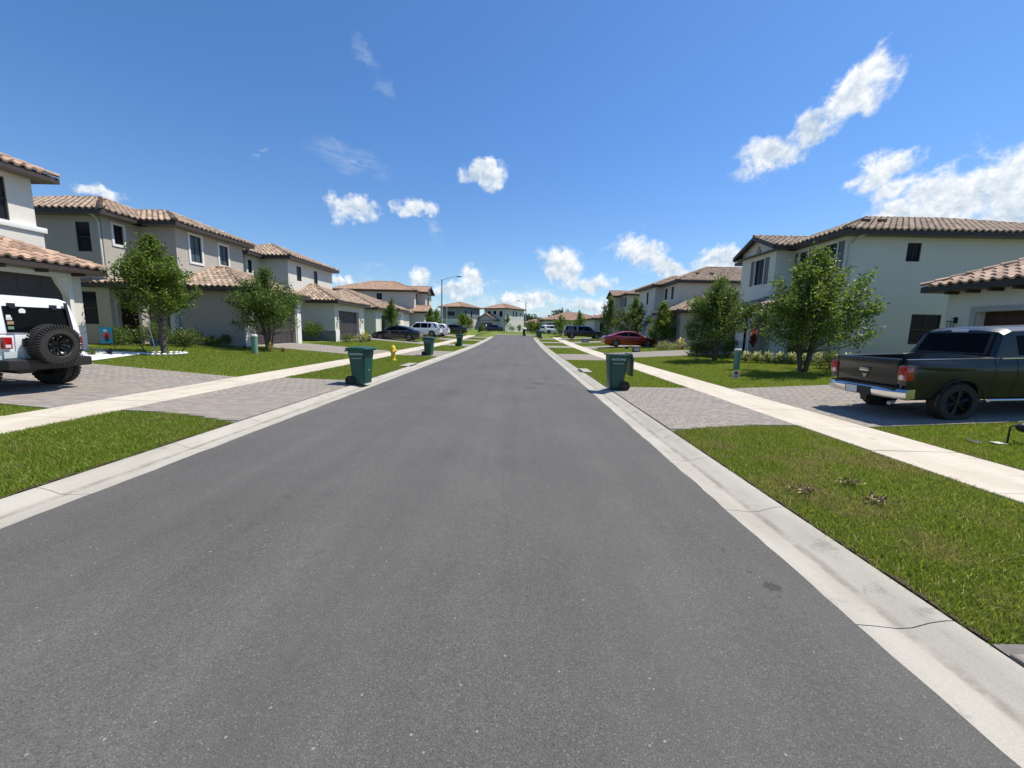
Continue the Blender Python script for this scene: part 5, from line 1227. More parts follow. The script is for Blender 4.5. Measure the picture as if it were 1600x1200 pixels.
# ------------------------------------------------------------------ wheeled bins
def bin_parts(label, loc, rotz, openlid=False, detail=True, group='green wheeled bins put out along the kerb'):
    """local: front faces -y, wheels at the back"""
    t = thing('wheeled_bin', label, 'bin', loc, rotz, group, True); w0, w1, d0, d1, H = .225, .28, .19, .25, .98
    rings = []
    for z, f in ((.05, 0), (.30, .22), (.62, .55), (.80, .80), (.84, 1.0), (H, 1.06)):
        w = w0 + (w1 - w0)*f; d = d0 + (d1 - d0)*f; c = .045; yo = .01*f
        ring = [(-w + c, -d + yo, z), (w - c, -d + yo, z), (w, -d + c + yo, z), (w, d - c + yo, z), (w - c, d + yo, z), (-w + c, d + yo, z), (-w, d - c + yo, z), (-w, -d + c + yo, z)]; rings.append(ring)
    MB().loft(rings).build('body', 'bin_green', t, bevel=.006)
    mb = MB(); c = .04; mb.loft([[(-.31, -.285, z), (.31, -.285, z), (.31, .285, z), (-.31, .285, z)] for z in (H - .015, H + .022)]); mb.build('rim', 'bin_green', t, bevel=.012)
    if openlid:
        # lid thrown back, hanging behind
        rings = [[(x, y, z) for x, y, z in q] for q in ([(-.31, .30, H + .03), (.31, .30, H + .03), (.31, .34, H + .06), (-.31, .34, H + .06)], [(-.31, .36, H - .1), (.31, .36, H - .1), (.31, .40, H - .08), (-.31, .40, H - .08)], [(-.29, .37, .46), (.29, .37, .46), (.29, .41, .40), (-.29, .41, .40)])]
        MB().loft(rings).build('lid', 'bin_green', t, bevel=.008)
        MB().box(-.27, -.25, H + .018, .27, .25, H + .0235).build('mouth_shade', 'recess_dark', t)  # flat dark sheet over the rim, coloured as the shaded inside of the bin
    else:
        rings = []
        for y, z in ((-.33, .0), (-.315, .03), (-.15, .05), (.1, .055), (.26, .04), (.30, .02)): rings.append([(-.32, y, H + .02), (-.32, y, H + .03 + z*.6), (-.2, y, H + .03 + z), (.2, y, H + .03 + z), (.32, y, H + .03 + z*.6), (.32, y, H + .02)])
        MB().loft(rings).build('lid', 'bin_green', t, bevel=.006)
    MB().tube([(-.27, .25, H - .02), (-.27, .33, H - .03), (.27, .33, H - .03), (.27, .25, H - .02)], .018, 8).build('handle', 'bin_green', t, smooth=60)
    for sg in (1, -1):
        wo = MB().lathe([(.02, -.035), (.12, -.035), (.135, -.02), (.135, .02), (.12, .035), (.02, .035)], 22, (sg*.26, .21, .135), 'x', close=True).build('wheel', 'rubber', t, smooth=40)
    MB().tube([(-.28, .21, .135), (.28, .21, .135)], .012, 6).build('axle', 'galvanised', t)
    if detail:
        # side grip recess ribs and the moulded lettering block (front face)
        MB().box(-.02, -.225, .40, .02, -.200, .44).build('latch', 'galvanised', t)
    return t
def lettering(parent, text, size, loc, rot, m='lettering'):
    cu = bpy.data.curves.new('text', 'FONT'); cu.body = text; cu.size = size; cu.align_x = 'CENTER'; cu.extrude = .0015; cu.resolution_u = 2
    o = bpy.data.objects.new('lettering', cu); COL.objects.link(o)
    dg = bpy.context.evaluated_depsgraph_get(); dg.update(); me = bpy.data.meshes.new_from_object(o.evaluated_get(dg)); bpy.data.objects.remove(o); bpy.data.curves.remove(cu)
    me.transform(Matrix.Translation(loc) @ Matrix.Rotation(rot[2], 4, 'Z') @ Matrix.Rotation(rot[0], 4, 'X') @ Matrix.Rotation(rot[1], 4, 'Y')); me.name = 'lettering'
    return mkobj('lettering', me, parent, m)
# in the photograph the printed side faces the camera; wheels show on the side away from the road
def side_print(t, sx):
    """print on the side wall at local x = sx*w"""
    rz_ = -math.pi/2 if sx < 0 else math.pi/2
    lettering(t, 'WASTE PRO', .072, Vector((sx*.2815, -.01, .845)), (math.pi/2, 0, rz_)); MB().box(min(sx*.268, sx*.279), -.15, .752, max(sx*.268, sx*.279), .13, .760).build('lettering_line', 'lettering', t)
b1 = bin_parts('green wheeled bin with closed lid, the nearest one on the left kerb', (-4.42, 11.0, zt(-4.4, 11)), R(82)); side_print(b1, -1)
b2 = bin_parts('green wheeled bin with its lid hanging open, on the right kerb', (2.72, 11.2, .05), R(-88), True); side_print(b2, 1)
b3 = bin_parts('green wheeled bin standing just behind the yellow hydrant on the left', (-5.25, 22.9, zt(-5.2, 22.9)), R(80)); side_print(b3, -1)
b4 = bin_parts('green wheeled bin third along the left kerb, before the street lamp', (-5.35, 35.3, zt(-5.3, 35.3)), R(82)); side_print(b4, -1)
bin_parts('green wheeled bin at the far right kerb, the nearer of the two together', (2.9, 58.5, zt(2.9, 58.5)), R(-90), detail=False)
bin_parts('dark green wheeled bin just behind another at the far right kerb', (2.75, 63.0, zt(2.7, 63)), R(-90), detail=False)
b = bin_parts('green wheeled bin with a white lid-top load standing at the road end', (.62, 66.6, zt(.6, 66.6) + .02), R(-90), detail=False)
bin_parts('teal wheeled bin far off on the left near the road end', (-7.9, 78.0, zt(-7.9, 78)), R(90), detail=False)
tb = thing('white_sack', 'white sack lying on top of the bin at the road end', 'sack', (.62, 66.6, zt(.6, 66.6) + 1.12), 0, None, True)
mb = MB(); mb.loft([[(.42*a*math.cos(t), .34*a*math.sin(t), z) for t in np.linspace(0, 2*math.pi, 10, endpoint=False)] for a, z in ((.7, 0), (1, .08), (.85, .2), (.4, .28))]); mb.build('sack', 'umbrella_white', tb, smooth=60)

# ------------------------------------------------------------------ hydrant
t = thing('fire_hydrant', 'yellow fire hydrant on the grass verge between the left bins', 'hydrant', (-6.02, 18.8, zt(-5.9, 18.8)), 0, None, True); s = 1.0
MB().lathe([(.001, 0), (.15, 0), (.15, .04), (.10, .05), (.10, .42), (.13, .44), (.13, .50), (.12, .52), (.115, .60), (.09, .67), (.05, .71), (.001, .72)], 20).build('barrel', 'hydrant_yellow', t, smooth=35)
MB().lathe([(.001, .72), (.03, .72), (.025, .77), (.001, .775)], 6).build('cap_nut', 'hydrant_yellow', t)
for a in (0, math.pi): MB().tube([(math.cos(a)*.08, 0, .47), (math.cos(a)*.17, 0, .47)], [.05, .055], 12).build('hose_outlet', 'hydrant_yellow', t, smooth=40)
MB().tube([(0, -.08, .42), (0, -.19, .42)], [.075, .08], 14).build('pumper_outlet', 'hydrant_yellow', t, smooth=40)
# ------------------------------------------------------------------ utility pedestals
for x, y, lb in ((-11.95, 17.7, 'green utility pedestal on the left lawn near the multi-stemmed tree'), (8.95, 16.5, 'green utility pedestal on the right lawn beside the hedge of striped plants')):
    t = thing('utility_pedestal', lb, 'utility box', (x, y, zt(x, y)), R(8), 'green utility pedestals', True)
    mb = MB(); mb.loft([[(a*.13*math.cos(q), a*.115*math.sin(q), z) for q in np.linspace(0, 2*math.pi, 16, endpoint=False)] for a, z in ((1, 0), (1, .76))]); mb.build('housing', 'box_green', t, smooth=40)
    mb = MB(); mb.loft([[(a*.14*math.cos(q), a*.125*math.sin(q), z) for q in np.linspace(0, 2*math.pi, 16, endpoint=False)] for a, z in ((1, .765), (1.0, .82), (.8, .855))]); mb.build('cap', 'sign_white', t, smooth=30)
# ------------------------------------------------------------------ street lamps
def lamp(label, x, y, H, arm, sgn):
    t = thing('street_lamp', label, 'street lamp', (x, y, zt(x, y)), 0, 'street lamps', True)
    MB().tube([(0, 0, 0), (0, 0, H*.5), (0, 0, H)], [.14, .11, .085], 12).build('pole', 'galvanised', t, smooth=50)
    MB().lathe([(.001, 0), (.24, 0), (.24, .08), (.17, .16)], 12).build('base', 'pole_concrete', t)
    pts = [(sgn*arm*q, 0, H - .15 + .55*math.sin(q*1.45)) for q in np.linspace(0, 1, 8)]; MB().tube(pts, .035, 8).build('arm', 'galvanised', t, smooth=50)
    x1, z1 = pts[-1][0], pts[-1][2]; mb = MB(); mb.loft([[(x1 + sgn*a, -w, z1 - .02), (x1 + sgn*a, w, z1 - .02), (x1 + sgn*a, w*.8, z1 + h_), (x1 + sgn*a, -w*.8, z1 + h_)] for a, w, h_ in ((-.05, .05, .06), (.2, .13, .10), (.6, .14, .08), (.72, .08, .03))]); mb.build('lamp_head', 'plastic_black', t, bevel=.01)
    MB().box(min(x1 + sgn*.2, x1 + sgn*.6), -.1, z1 - .05, max(x1 + sgn*.2, x1 + sgn*.6), .1, z1 - .025).build('lens', 'lamp_clear', t)
lamp('tall grey street lamp with its arm over the road on the left', -11.25, 57.2, 7.8, 2.1, 1)
lamp('distant street lamp at the right corner of the house closing the street', 1.25, 100.5, 7.2, 1.5, -1)
t = thing('sign_post', 'thin pale post on the left lawn just beyond the street lamp', 'post', (-11.6, 63.0, zt(-11.6, 63)), 0, None, True); MB().tube([(0, 0, 0), (0, 0, 4.6)], .05, 8).build('post', 'pole_concrete', t)
# ------------------------------------------------------------------ garden flag
t = thing('garden_flag', 'small teal garden flag with a red and black print above the white rocks', 'flag', (-14.75, 13.95, zt(-14.7, 13.9)), R(47), None, True)
MB().tube([(.17, 0, 0), (.17, 0, .92), (-.16, 0, .92)], .008, 6).build('stand', 'black_metal', t)
MB().prism([(-.15, -.005, .36), (.15, -.005, .34), (.16, -.005, .91), (-.15, -.005, .91)], (0, .008, 0)).build('cloth', 'flag_teal', t)
MB().prism([(.12*math.cos(a) - .0, -.008, .60 + .14*math.sin(a)) for a in np.linspace(0, 2*math.pi, 14, endpoint=False)], (0, .002, 0)).build('print', 'flag_red', t)
MB().prism([(-.05, -.011, .42), (.06, -.011, .42), (.05, -.011, .62), (-.01, -.011, .70), (-.04, -.011, .58)], (0, .002, 0)).build('print', 'flag_dark', t)
MB().prism([(.05*math.cos(a) - .02, -.011, .79 + .05*math.sin(a)) for a in np.linspace(0, 2*math.pi, 10, endpoint=False)], (0, .002, 0)).build('print', 'flag_white', t)
# ------------------------------------------------------------------ yard signs, address boxes
t = thing('yard_sign', 'small white warning sign with a red disc on the right lawn before the pedestal', 'sign', (7.5, 13.8, zt(7.5, 13.8)), R(10), None, True)
MB().prism([(-.14, 0, .04), (.14, 0, .04), (.15, 0, .20), (.07, 0, .29), (-.07, 0, .29), (-.15, 0, .20)], (0, .01, 0)).build('panel', 'sign_white', t)
MB().prism([(.072*math.cos(a), -.004, .20 + .065*math.sin(a)) for a in np.linspace(0, 2*math.pi, 14, endpoint=False)], (0, .002, 0)).build('disc', 'sign_red', t)
MB().box(-.09, -.004, .08, .09, -.002, .10).build('lettering_line', 'recess_dark', t); MB().tube([(0, .012, -.05), (0, .012, .2)], .006, 5).build('stake', 'galvanised', t)
def addrbox(label, x, y, w, hgt, rot, num=None):
    t = thing('address_box', label, 'address marker', (x, y, zt(x, y)), rot, 'stone address markers on the lawns', True)
    MB().box(-w, -.12, 0, w, .12, hgt).build('block', 'recess_dark', t, bevel=.02); MB().box(-w*.8, -.126, hgt*.2, w*.8, -.121, hgt*.82).build('plaque', 'galvanised', t)
    MB().box(-w - .02, -.14, hgt, w + .02, .14, hgt + .05).build('cap', 'pole_concrete', t, bevel=.01)
addrbox('dark address marker on the grass in front of the red sedan', 8.6, 29.6, .26, .40, 0)
addrbox('dark address marker with pale cap beside the yellow-leaved plant on the left', -13.0, 33.6, .30, .45, 0)
addrbox('dark address marker in front of the capped pickup on the right', 7.75, 47.6, .42, .42, 0)
t = thing('yard_sign', 'little wire-legged yard sign on the lawn left of the address marker by the red sedan', 'sign', (7.55, 28.3, zt(7.5, 28.3)), 0, None, True)
MB().box(-.12, 0, .34, .12, .01, .5).build('panel', 'recess_dark', t); MB().tube([(-.32, 0, 0), (-.32, 0, .48), (.32, 0, .48), (.32, 0, 0)], .010, 5).build('frame', 'stake_dark', t)
# garden spout / hose stand at the right edge
t = thing('garden_spigot', 'dark bent garden pipe with a rounded head at the right edge of the lawn', 'garden pipe', (7.33, 5.92, zt(7.33, 5.92)), R(0), None, True)
MB().tube([(0, 0, 0), (.0, 0, .25), (.03, 0, .275), (.13, 0, .28)], .011, 8).build('pipe', 'black_metal', t, smooth=50)
MB().lathe([(.001, -.09), (.05, -.07), (.075, 0), (.06, .07), (.001, .10)], 14, (.20, 0, .25), 'x').build('head', 'plastic_black', t, smooth=60)
MB().box(-.22, -.08, .004, -.08, .04, .016).build('base_plate', 'pipe_pale', t, bevel=.004)
t = thing('drain_cover', 'small dark round plate lying on the lawn near the garden pipe', 'cover', (7.0, 6.05, zt(7.0, 6.05) + .012), 0, None, True); MB().lathe([(.001, .008), (.09, .008), (.10, 0)], 20).build('plate', 'plastic_black', t)
# storm inlets at the kerb
for x, y, s, lb in ((-4.78, 16.9, -1, 'storm drain opening in the left kerb below the hydrant'), (2.72, 16.3, 1, 'storm drain opening in the right kerb before the open bin')):
    t = thing('storm_inlet', lb, 'storm drain', (x, y, rz(y)), 0, 'storm drain inlets in the kerbs', True)
    MB().box(-.18, -.7, .052, .18, .7, .09).build('inlet_top', 'concrete_curb', t, bevel=.015); MB().box(-.25, -.5, -.01, .25, .5, .058).build('throat_shade', 'recess_dark', t)  # solid dark box: the shadow in the kerb opening is put into its colour
# ------------------------------------------------------------------ vegetation
def leaves(P, sz, asp=.5, up=.25, jit=.35):
    """rhombic leaf faces at points P"""
    n = len(P); a = nrg.normal(size=(n, 3)); a[:, 2] += up; a /= np.linalg.norm(a, axis=1)[:, None]; b = np.cross(a, nrg.normal(size=(n, 3))); b /= np.linalg.norm(b, axis=1)[:, None] + 1e-9
    s = sz * nrg.uniform(1 - jit, 1 + jit, n)[:, None]; V = np.stack([P, P + a*s*.5 + b*s*asp*.5, P + a*s, P + a*s*.5 - b*s*asp*.5], 1).reshape(-1, 3); return V, np.arange(4*n).reshape(-1, 4)
def tree(label, x, y, stems, R0, z0, z1, nleaf, sz, m='leaf_tree', shoots=46, lean=(0, 0), spread=.0, trunkr=.07, name='tree', bias=None, flat=1.0, group='young street trees', dens=.2, skirt=.35, bark='bark'):
    g = zt(x, y); t = thing(name, label, 'tree', (x, y, g), 0, group, True); rr = random.Random(hash((round(x*10), round(y*10))) & 0xffff)
    H = z1 - g; zb = z0 - g; tm = MB(); bm_ = MB(); tops = []
    for i in range(stems):
        a = 2*math.pi*i/stems + rr.random(); rb = spread*(.5 + .3*rr.random()) if stems > 1 else 0; f = (rr.uniform(.55, .9) if stems > 1 else .86)
        p0 = Vector((math.cos(a)*rb*.35, math.sin(a)*rb*.35, -.05)); p3 = Vector((lean[0]*.6 + math.cos(a)*rb*1.5, lean[1]*.6 + math.sin(a)*rb*1.5, zb + (H - zb)*.30*f)); top = Vector((lean[0] + math.cos(a)*rb*2.2, lean[1] + math.sin(a)*rb*2.2, H*f*.92))
        p1 = p0.lerp(p3, .5) + Vector((rr.uniform(-.05, .05), rr.uniform(-.05, .05), 0)); r = trunkr*(1 if stems == 1 else .6)
        pts = [p0, p1, p3, top]; tm.tube(pts, [r*1.25, r, r*.75, r*.22], 8); tops.append(pts)
    clusters = []
    for i in range(shoots):
        st = tops[i % len(tops)]; u = rr.random(); s0 = st[2].lerp(st[3], u*.85) if u > .18 else st[1].lerp(st[2], .75 + rr.random()*.2)
        # crown envelope: widest at about a third of its height, spiky at the top
        hz = rr.random()**.8; env = (math.sin(math.pi*min(1, hz*.78 + .2)))**.75*(1 if hz < .7 else 1 - (hz - .7)*2.2); a = rr.random()*2*math.pi
        rad = R0*env*(.45 + .6*rr.random()**.5)
        bx = 1 + (bias*math.cos(a) if bias else 0)
        tip = Vector((lean[0]*hz + math.cos(a)*rad*bx, lean[1]*hz + math.sin(a)*rad, zb + (H - zb)*hz*flat))
        if s0.z > tip.z - .1: s0 = Vector((s0.x*.5, s0.y*.5, max(zb*.7, tip.z - .5*(1 + rad)*.8)))
        mid = s0.lerp(tip, .5) + Vector(((tip.x - s0.x)*.20, (tip.y - s0.y)*.20, -(tip.z - s0.z)*.10)); L = (tip - s0).length; bm_.tube([s0, mid, tip], [.018, .011, .004], 5, cap=False)
        nc = max(3, int(L/.13))
        for j in range(nc):
            q = (j + .5)/nc
            if q < .22 and rr.random() < .7: continue
            p = (s0.lerp(mid, q*2) if q < .5 else mid.lerp(tip, q*2 - 1))
            if p.z < zb + .1: continue
            clusters.append((p, (.20 - .12*q)*(1.0 + .15*R0)))
    tm.build('trunk', bark, t, smooth=50); bm_.build('branches', bark, t)
    C = np.array([c[0][:] for c in clusters]); sg = np.array([c[1] for c in clusters]); nleaf = int(nleaf*1.02); k = nrg.integers(0, len(C), nleaf); P = C[k] + nrg.normal(size=(nleaf, 3))*sg[k][:, None]*np.array([1, 1, 1.25])*dens/.2*.74
    V, F = leaves(P, sz*1.22, .52, .35); npobj('crown', V, F, m, t); return t
def bush(label, x, y, rx, ry, hgt, n, sz, m='leaf_shrub', cat='shrub', name='shrub', group=None, flowers=0, z=None):
    g = zt(x, y) if z is None else z; t = thing(name, label, cat, (x, y, g), 0, group, True); K = max(6, int(14*rx*ry*4)); C = []
    for i in range(K): a, r = nrg.uniform(0, 2*math.pi), nrg.uniform(0, 1)**.5; C.append((math.cos(a)*r*rx*.8, math.sin(a)*r*ry*.8, hgt*nrg.uniform(.3, .86)*(1 - .35*r)))
    C = np.array(C); k = nrg.integers(0, K, n); s = min(rx, ry, hgt)*.28; P = C[k] + nrg.normal(size=(n, 3))*s; P[:, 2] = np.clip(P[:, 2], .02, None); V, F = leaves(P, sz, .5, .5); npobj('foliage', V, F, m, t)
    tm = MB()
    for i in range(4): c = C[i]; tm.tube([(c[0]*.2, c[1]*.2, -.03), tuple(c)], [.02, .006], 5)
    tm.build('stem', 'bark', t)
    if flowers: k = nrg.integers(0, K, flowers); P = C[k] + nrg.normal(size=(flowers, 3))*s*1.3 + np.array([0, -.05, .08]); V, F = leaves(P, .055, .9, 0); npobj('flowers', V, F, 'flower', t)
    return t
def spiky(label, x, y, rad, hgt, n, w, m, name='plant', cat='plant', group=None, arch=.5, stem=0):
    """long strap leaves fanning from a point"""
    g = zt(x, y); t = thing(name, label, cat, (x, y, g), 0, group, True); V = []; F = []
    for i in range(n):
        a = nrg.uniform(0, 2*math.pi); L = nrg.uniform(.8, 1.15); rr_ = nrg.uniform(.2, 1)**.6; r = rad*rr_*L; z = hgt*(1 - .72*rr_**2)*nrg.uniform(.7, 1.1); d = np.array([math.cos(a), math.sin(a), 0]); s = np.array([-math.sin(a), math.cos(a), 0]); b = len(V)
        hz = stem*nrg.uniform(.6, 1) if stem else 0
        for q, ww in ((0, .5), (.35, 1), (.7, .8), (1, .04)):
            p = d*r*q**1.1 + np.array([0, 0, hz + (z*(math.sin(q*math.pi*(.5 + arch*.28))))]); V += [tuple(p - s*w*ww), tuple(p + s*w*ww)]
        F += [(b + 2*j, b + 2*j + 1, b + 2*j + 3, b + 2*j + 2) for j in range(3)]
    npobj('leaves', V, F, m, t)
    if stem: MB().tube([(0, 0, -.02), (.02, .01, stem)], [.03, .02], 6).build('stem', 'bark_light', t)
    return t
# big trees of the left side
tree('staked young tree with a single trunk on the left lawn, left of all the others', -13.55, 14.9, 1, 1.25, 2.0, 4.85, 14000, .085, 'leaf_bright', shoots=64, trunkr=.085, lean=(-.15, 0), flat=1.0)
def stakes(x, y):
    t = thing('tree_stakes', 'three thin stakes slanting out round the trunk of the staked young tree', 'stakes', (x, y, zt(x, y)), 0, None, True)
    for a, b, m in (((-.45, -.25, 0), (-.95, -.35, 1.0), 'stake_dark'), ((.50, .12, 0), (.80, .3, .62), 'stake_dark'), ((-.06, -.28, 0), (-.22, -.34, 1.22), 'stake_pale')): MB().tube([a, b], .018, 6).build('stake', m, t)
    MB().tube([(.12*math.cos(q), .12*math.sin(q), 1.3) for q in np.linspace(0, 6.28, 12)], .02, 5).build('strap', 'stake_dark', t)
stakes(-13.55, 14.9)
tree('dense multi-stemmed tree in front of the grey garage on the left', -12.75, 20.0, 5, 1.75, 1.4, 4.45, 16000, .085, 'leaf_dark', shoots=84, spread=.32, trunkr=.075, flat=1.0, dens=.22)
tree('small conical tree behind the roof of the black sedan', -12.9, 39.9, 1, .95, 1.5, 4.45, 3800, .11, 'leaf_dark', shoots=30, trunkr=.06)
tree('small dark conifer-like tree behind the white SUV on the left', -12.2, 54.5, 2, 1.0, 1.7, 4.3, 2600, .13, 'leaf_dark', shoots=26, trunkr=.06)
tree('leafy tree left of the street lamp, before the two-tone house', -12.6, 60.5, 3, 1.3, 1.6, 4.6, 3000, .14, 'leaf_tree', shoots=28, spread=.3)
tree('rounded tree just right of the street lamp in front of the two-tone house', -9.6, 66.5, 3, 1.75, 1.6, 4.3, 3600, .14, 'leaf_tree', shoots=30, spread=.4)
tree('slim tree right of the rounded one in front of the two-tone house', -10.6, 79, 2, 1.5, 1.5, 4.2, 1500, .18, 'leaf_dark', shoots=20, spread=.3)
tree('young thin tree in front of the garage gable of the house closing the street', -2.9, 88, 1, .75, 1.6, 5.2, 700, .18, 'leaf_tree', shoots=16)
tree('palm-like shrub tree left of the blue car at the far end', -8.5, 88, 2, 1.0, 1.2, 3.0, 900, .16, 'leaf_bright', shoots=16, spread=.2)
# right side
tree('largest tree on the right lawn, loose-crowned, in front of the pale two-storey house', 10.6, 15.0, 6, 1.95, 1.35, 4.85, 17000, .088, 'leaf_tree', shoots=84, spread=.34, trunkr=.075, lean=(.1, 0), bias=.16, dens=.23)
tree('dense dark tree second from the right, beside the arched porch', 10.15, 20.9, 6, 1.7, 1.3, 4.8, 15000, .09, 'leaf_dark', shoots=80, spread=.3, trunkr=.07, dens=.23, bias=.1)
tree('medium tree right of the bonnet of the red sedan', 12.35, 35.0, 5, 1.4, 1.15, 4.35, 6500, .12, 'leaf_tree', shoots=48, spread=.3, trunkr=.07)
tree('tree behind the red sedan, third from the left of the right-hand row', 12.0, 42.3, 4, 1.75, 1.5, 5.4, 6500, .13, 'leaf_dark', shoots=46, spread=.35, trunkr=.07)
tree('tall spiky dark tree above the nose of the capped pickup', 11.5, 52.0, 3, 1.6, 1.4, 6.4, 4600, .15, 'leaf_dark', shoots=38, spread=.35)
tree('slender tree behind the cab of the capped pickup', 9.6, 66, 1, 1.1, 1.6, 5.0, 2000, .16, 'leaf_tree', shoots=24)
tree('broad bushy tree behind the capped pickup roof on the far right', 6.9, 68, 3, 1.9, 1.7, 4.4, 3400, .15, 'leaf_tree', shoots=32, spread=.4)
tree('yellowish bushy tree beside the road end on the right', 2.6, 92, 3, 2.2, 1.5, 4.0, 1500, .22, 'leaf_bright', shoots=22, spread=.5)
tree('dull green tree right of the house closing the street', 4.6, 101, 3, 2.4, 1.6, 4.6, 1500, .24, 'leaf_tree', shoots=22, spread=.5)

# shrubs and beds, left
g1 = 'flowering shrubs along the grey house'
bush('dark shrub under the grey porch left of the garden flag', -17.7, 17.4, .55, .5, 1.0, 1800, .07, 'leaf_dark', flowers=6)
bush('big leafy shrub just left of the staked tree trunk', -16.6, 17.9, .6, .6, 1.25, 2600, .08, 'leaf_shrub', flowers=16)
bush('leafy shrub just right of the staked tree trunk', -15.4, 17.9, .5, .5, 1.0, 1900, .08, 'leaf_shrub', flowers=14)
for i, (x, s, lb) in enumerate(((-16.7, .36, 'first low shrub left of the orange-flowered one along the grey garage wall'), (-16.0, .46, 'orange-flowered shrub at the middle of the grey garage wall'), (-15.3, .34, 'low shrub right of the orange-flowered one along the grey garage wall'), (-14.6, .40, 'shrub at the near corner of the grey garage'))):
    bush(lb, x, 19.2, s, s*.8, s*1.9, 1500, .065, 'leaf_shrub', group=g1, flowers=14)
spiky('yellow-green strap-leaved plant at the foot of the multi-stemmed tree', -12.3, 19.4, .45, .55, 26, .018, 'leaf_yellow')
for i, x in enumerate((-13.5, -13.05)): spiky(('reddish small plant left of the strap-leaved plant' if i == 0 else 'reddish small plant touching the trunks of the multi-stemmed tree'), x, 19.3, .22, .25, 22, .02, 'leaf_red')
spiky('reddish small plant right of the strap-leaved plant', -11.75, 19.5, .24, .25, 22, .02, 'leaf_red')
bush('tall dark shrub at the corner of the second grey house', -15.0, 28.6, .65, .6, 1.75, 2600, .09, 'leaf_dark')
bush('low bush under the second garage pilaster', -13.3, 30.6, .7, .4, .7, 1500, .07, 'leaf_shrub'); bush('pale variegated low bush before the dark garage door', -12.9, 31.8, .55, .4, .75, 1400, .07, 'leaf_variegated')
spiky('large yellow and orange strap-leaved plant in front of the dark garage door', -12.9, 33.0, .8, .95, 60, .03, 'leaf_yellow')
bush('dark red-tinged shrub right of the dark garage door', -14.3, 35.9, .6, .5, 1.7, 1600, .09, 'leaf_dark')
MBt = thing('plant_pot', 'small blue pot by the porch of the grey house', 'pot', (-15.9, 17.0, zt(-15.9, 17)), 0, None, True); MB().lathe([(.001, 0), (.10, 0), (.15, .28), (.17, .30), (.001, .29)], 16).build('pot', 'blue_pot', MBt, smooth=50)

# white rock bed with dark strap plants
def rock_bed():
    poly = [(-13.1, 11.8), (-13.9, 14.45), (-14.7, 14.1), (-16.2, 14.5), (-17.2, 12.6), (-15.2, 11.8)]
    t = thing('rock_bed', 'white rock bed with a point, between the off-road car and the staked tree', 'rock bed', (-14, 12.8, zt(-14, 12.8)), 0, None); V = []; F = []
    pts = nrg.uniform([-17.2, 11.8], [-13.1, 14.5], (15000, 2)); keep = in_poly(pts, poly); pts = pts[keep]
    oc = np.array([(1,0,0),(-1,0,0),(0,1,0),(0,-1,0),(0,0,1),(0,0,-1)], float); OF = np.array([(0,2,4),(2,1,4),(1,3,4),(3,0,4),(2,0,5),(1,2,5),(3,1,5),(0,3,5)])
    z = zt_np(pts[:, 0], pts[:, 1]); s = nrg.uniform(.02, .045, len(pts)); VV = oc[None]*s[:, None, None]*nrg.uniform(.7, 1.3, (len(pts), 6, 1)); VV[:, :, 0] += pts[:, 0:1]; VV[:, :, 1] += pts[:, 1:2]; VV[:, :, 2] += z[:, None] + .02
    npobj('rocks', VV.reshape(-1, 3), (OF[None] + (np.arange(len(pts))*6)[:, None, None]).reshape(-1, 3), 'rock_white', t, kind='stuff')
    mb = MB(); cen = Vector((-14, 12.9, 0))
    for i in range(len(poly)):
        a, b = Vector((*poly[i], 0)), Vector((*poly[(i+1) % len(poly)], 0)); n = max(2, int((b - a).length/.3)); mb.tube([(*(a.lerp(b, q/n))[:2], zt(*(a.lerp(b, q/n))[:2]) + .03) for q in range(n + 1)], .035, 6)
    mb.build('edging', 'rock_white', t, smooth=50)
rock_bed()
spiky('dark-leaved plant in the white rock bed, nearer the off-road car', -14.6, 12.75, .32, .34, 30, .012, 'leaf_black'); spiky('dark-leaved plant in the white rock bed, right one below the flag', -14.2, 13.45, .32, .34, 30, .012, 'leaf_black')
bush('small round dark bush between the two dark-leaved plants of the rock bed', -14.2, 12.9, .16, .14, .26, 500, .04, 'leaf_dark')
t = thing('rock_ring', 'ring of pale stones round the trunk of the staked tree', 'stone ring', (-13.55, 14.9, zt(-13.55, 14.9)), 0, None, True)
for i in range(22):
    a = 2*math.pi*i/22; r_ = .62; mb = MB(); mb.lathe([(.001, -.05), (.06, -.02), (.075, .02), (.04, .055), (.001, .06)], 7, (math.cos(a)*r_, math.sin(a)*r_, 0.02)); mb.build('stone', 'rock_white', t)
# right beds
hedge = 'row of striped low plants'
hx = [(11.0, 20.2), (11.3, 19.8), (11.55, 19.35), (11.85, 18.95), (12.1, 18.6), (12.4, 18.2), (12.75, 17.9), (13.1, 17.6), (13.5, 17.4), (10.75, 20.6)]
for i, (x, y) in enumerate(hx):
    spiky('striped yellow-green plant of the low hedge by the arched porch', x - .1, y - .85, .44, .62, 130, .016, 'leaf_variegated', group=hedge, name='striped_plant')
spiky('tall red-leaved plant in front of the arched porch', 11.9, 20.6, .42, .75, 55, .045, 'leaf_red', stem=.95, name='red_plant')
bush('dark bush between the red plant and the largest tree', 13.2, 19.2, .5, .5, 1.3, 1800, .08, 'leaf_dark')
bush('dark bush at the left side of the arched porch', 11.6, 22.3, .55, .5, 1.3, 1800, .08, 'leaf_dark')
bush('small bush with pale twigs right of the largest tree', 12.1, 15.6, .5, .4, .75, 1500, .06, 'leaf_shrub', flowers=10)
bush('low pinkish shrub at the right foot of the largest tree', 11.6, 14.6, .35, .25, .45, 900, .05, 'leaf_shrub', flowers=18)
bush('low shrub left of the dense dark tree', 9.3, 21.0, .4, .4, 1.3, 1500, .08, 'leaf_shrub')
spiky('bright yellow palm-like plant between the medium tree and the dense dark tree', 12.6, 31.5, .75, 1.0, 60, .03, 'leaf_yellow')
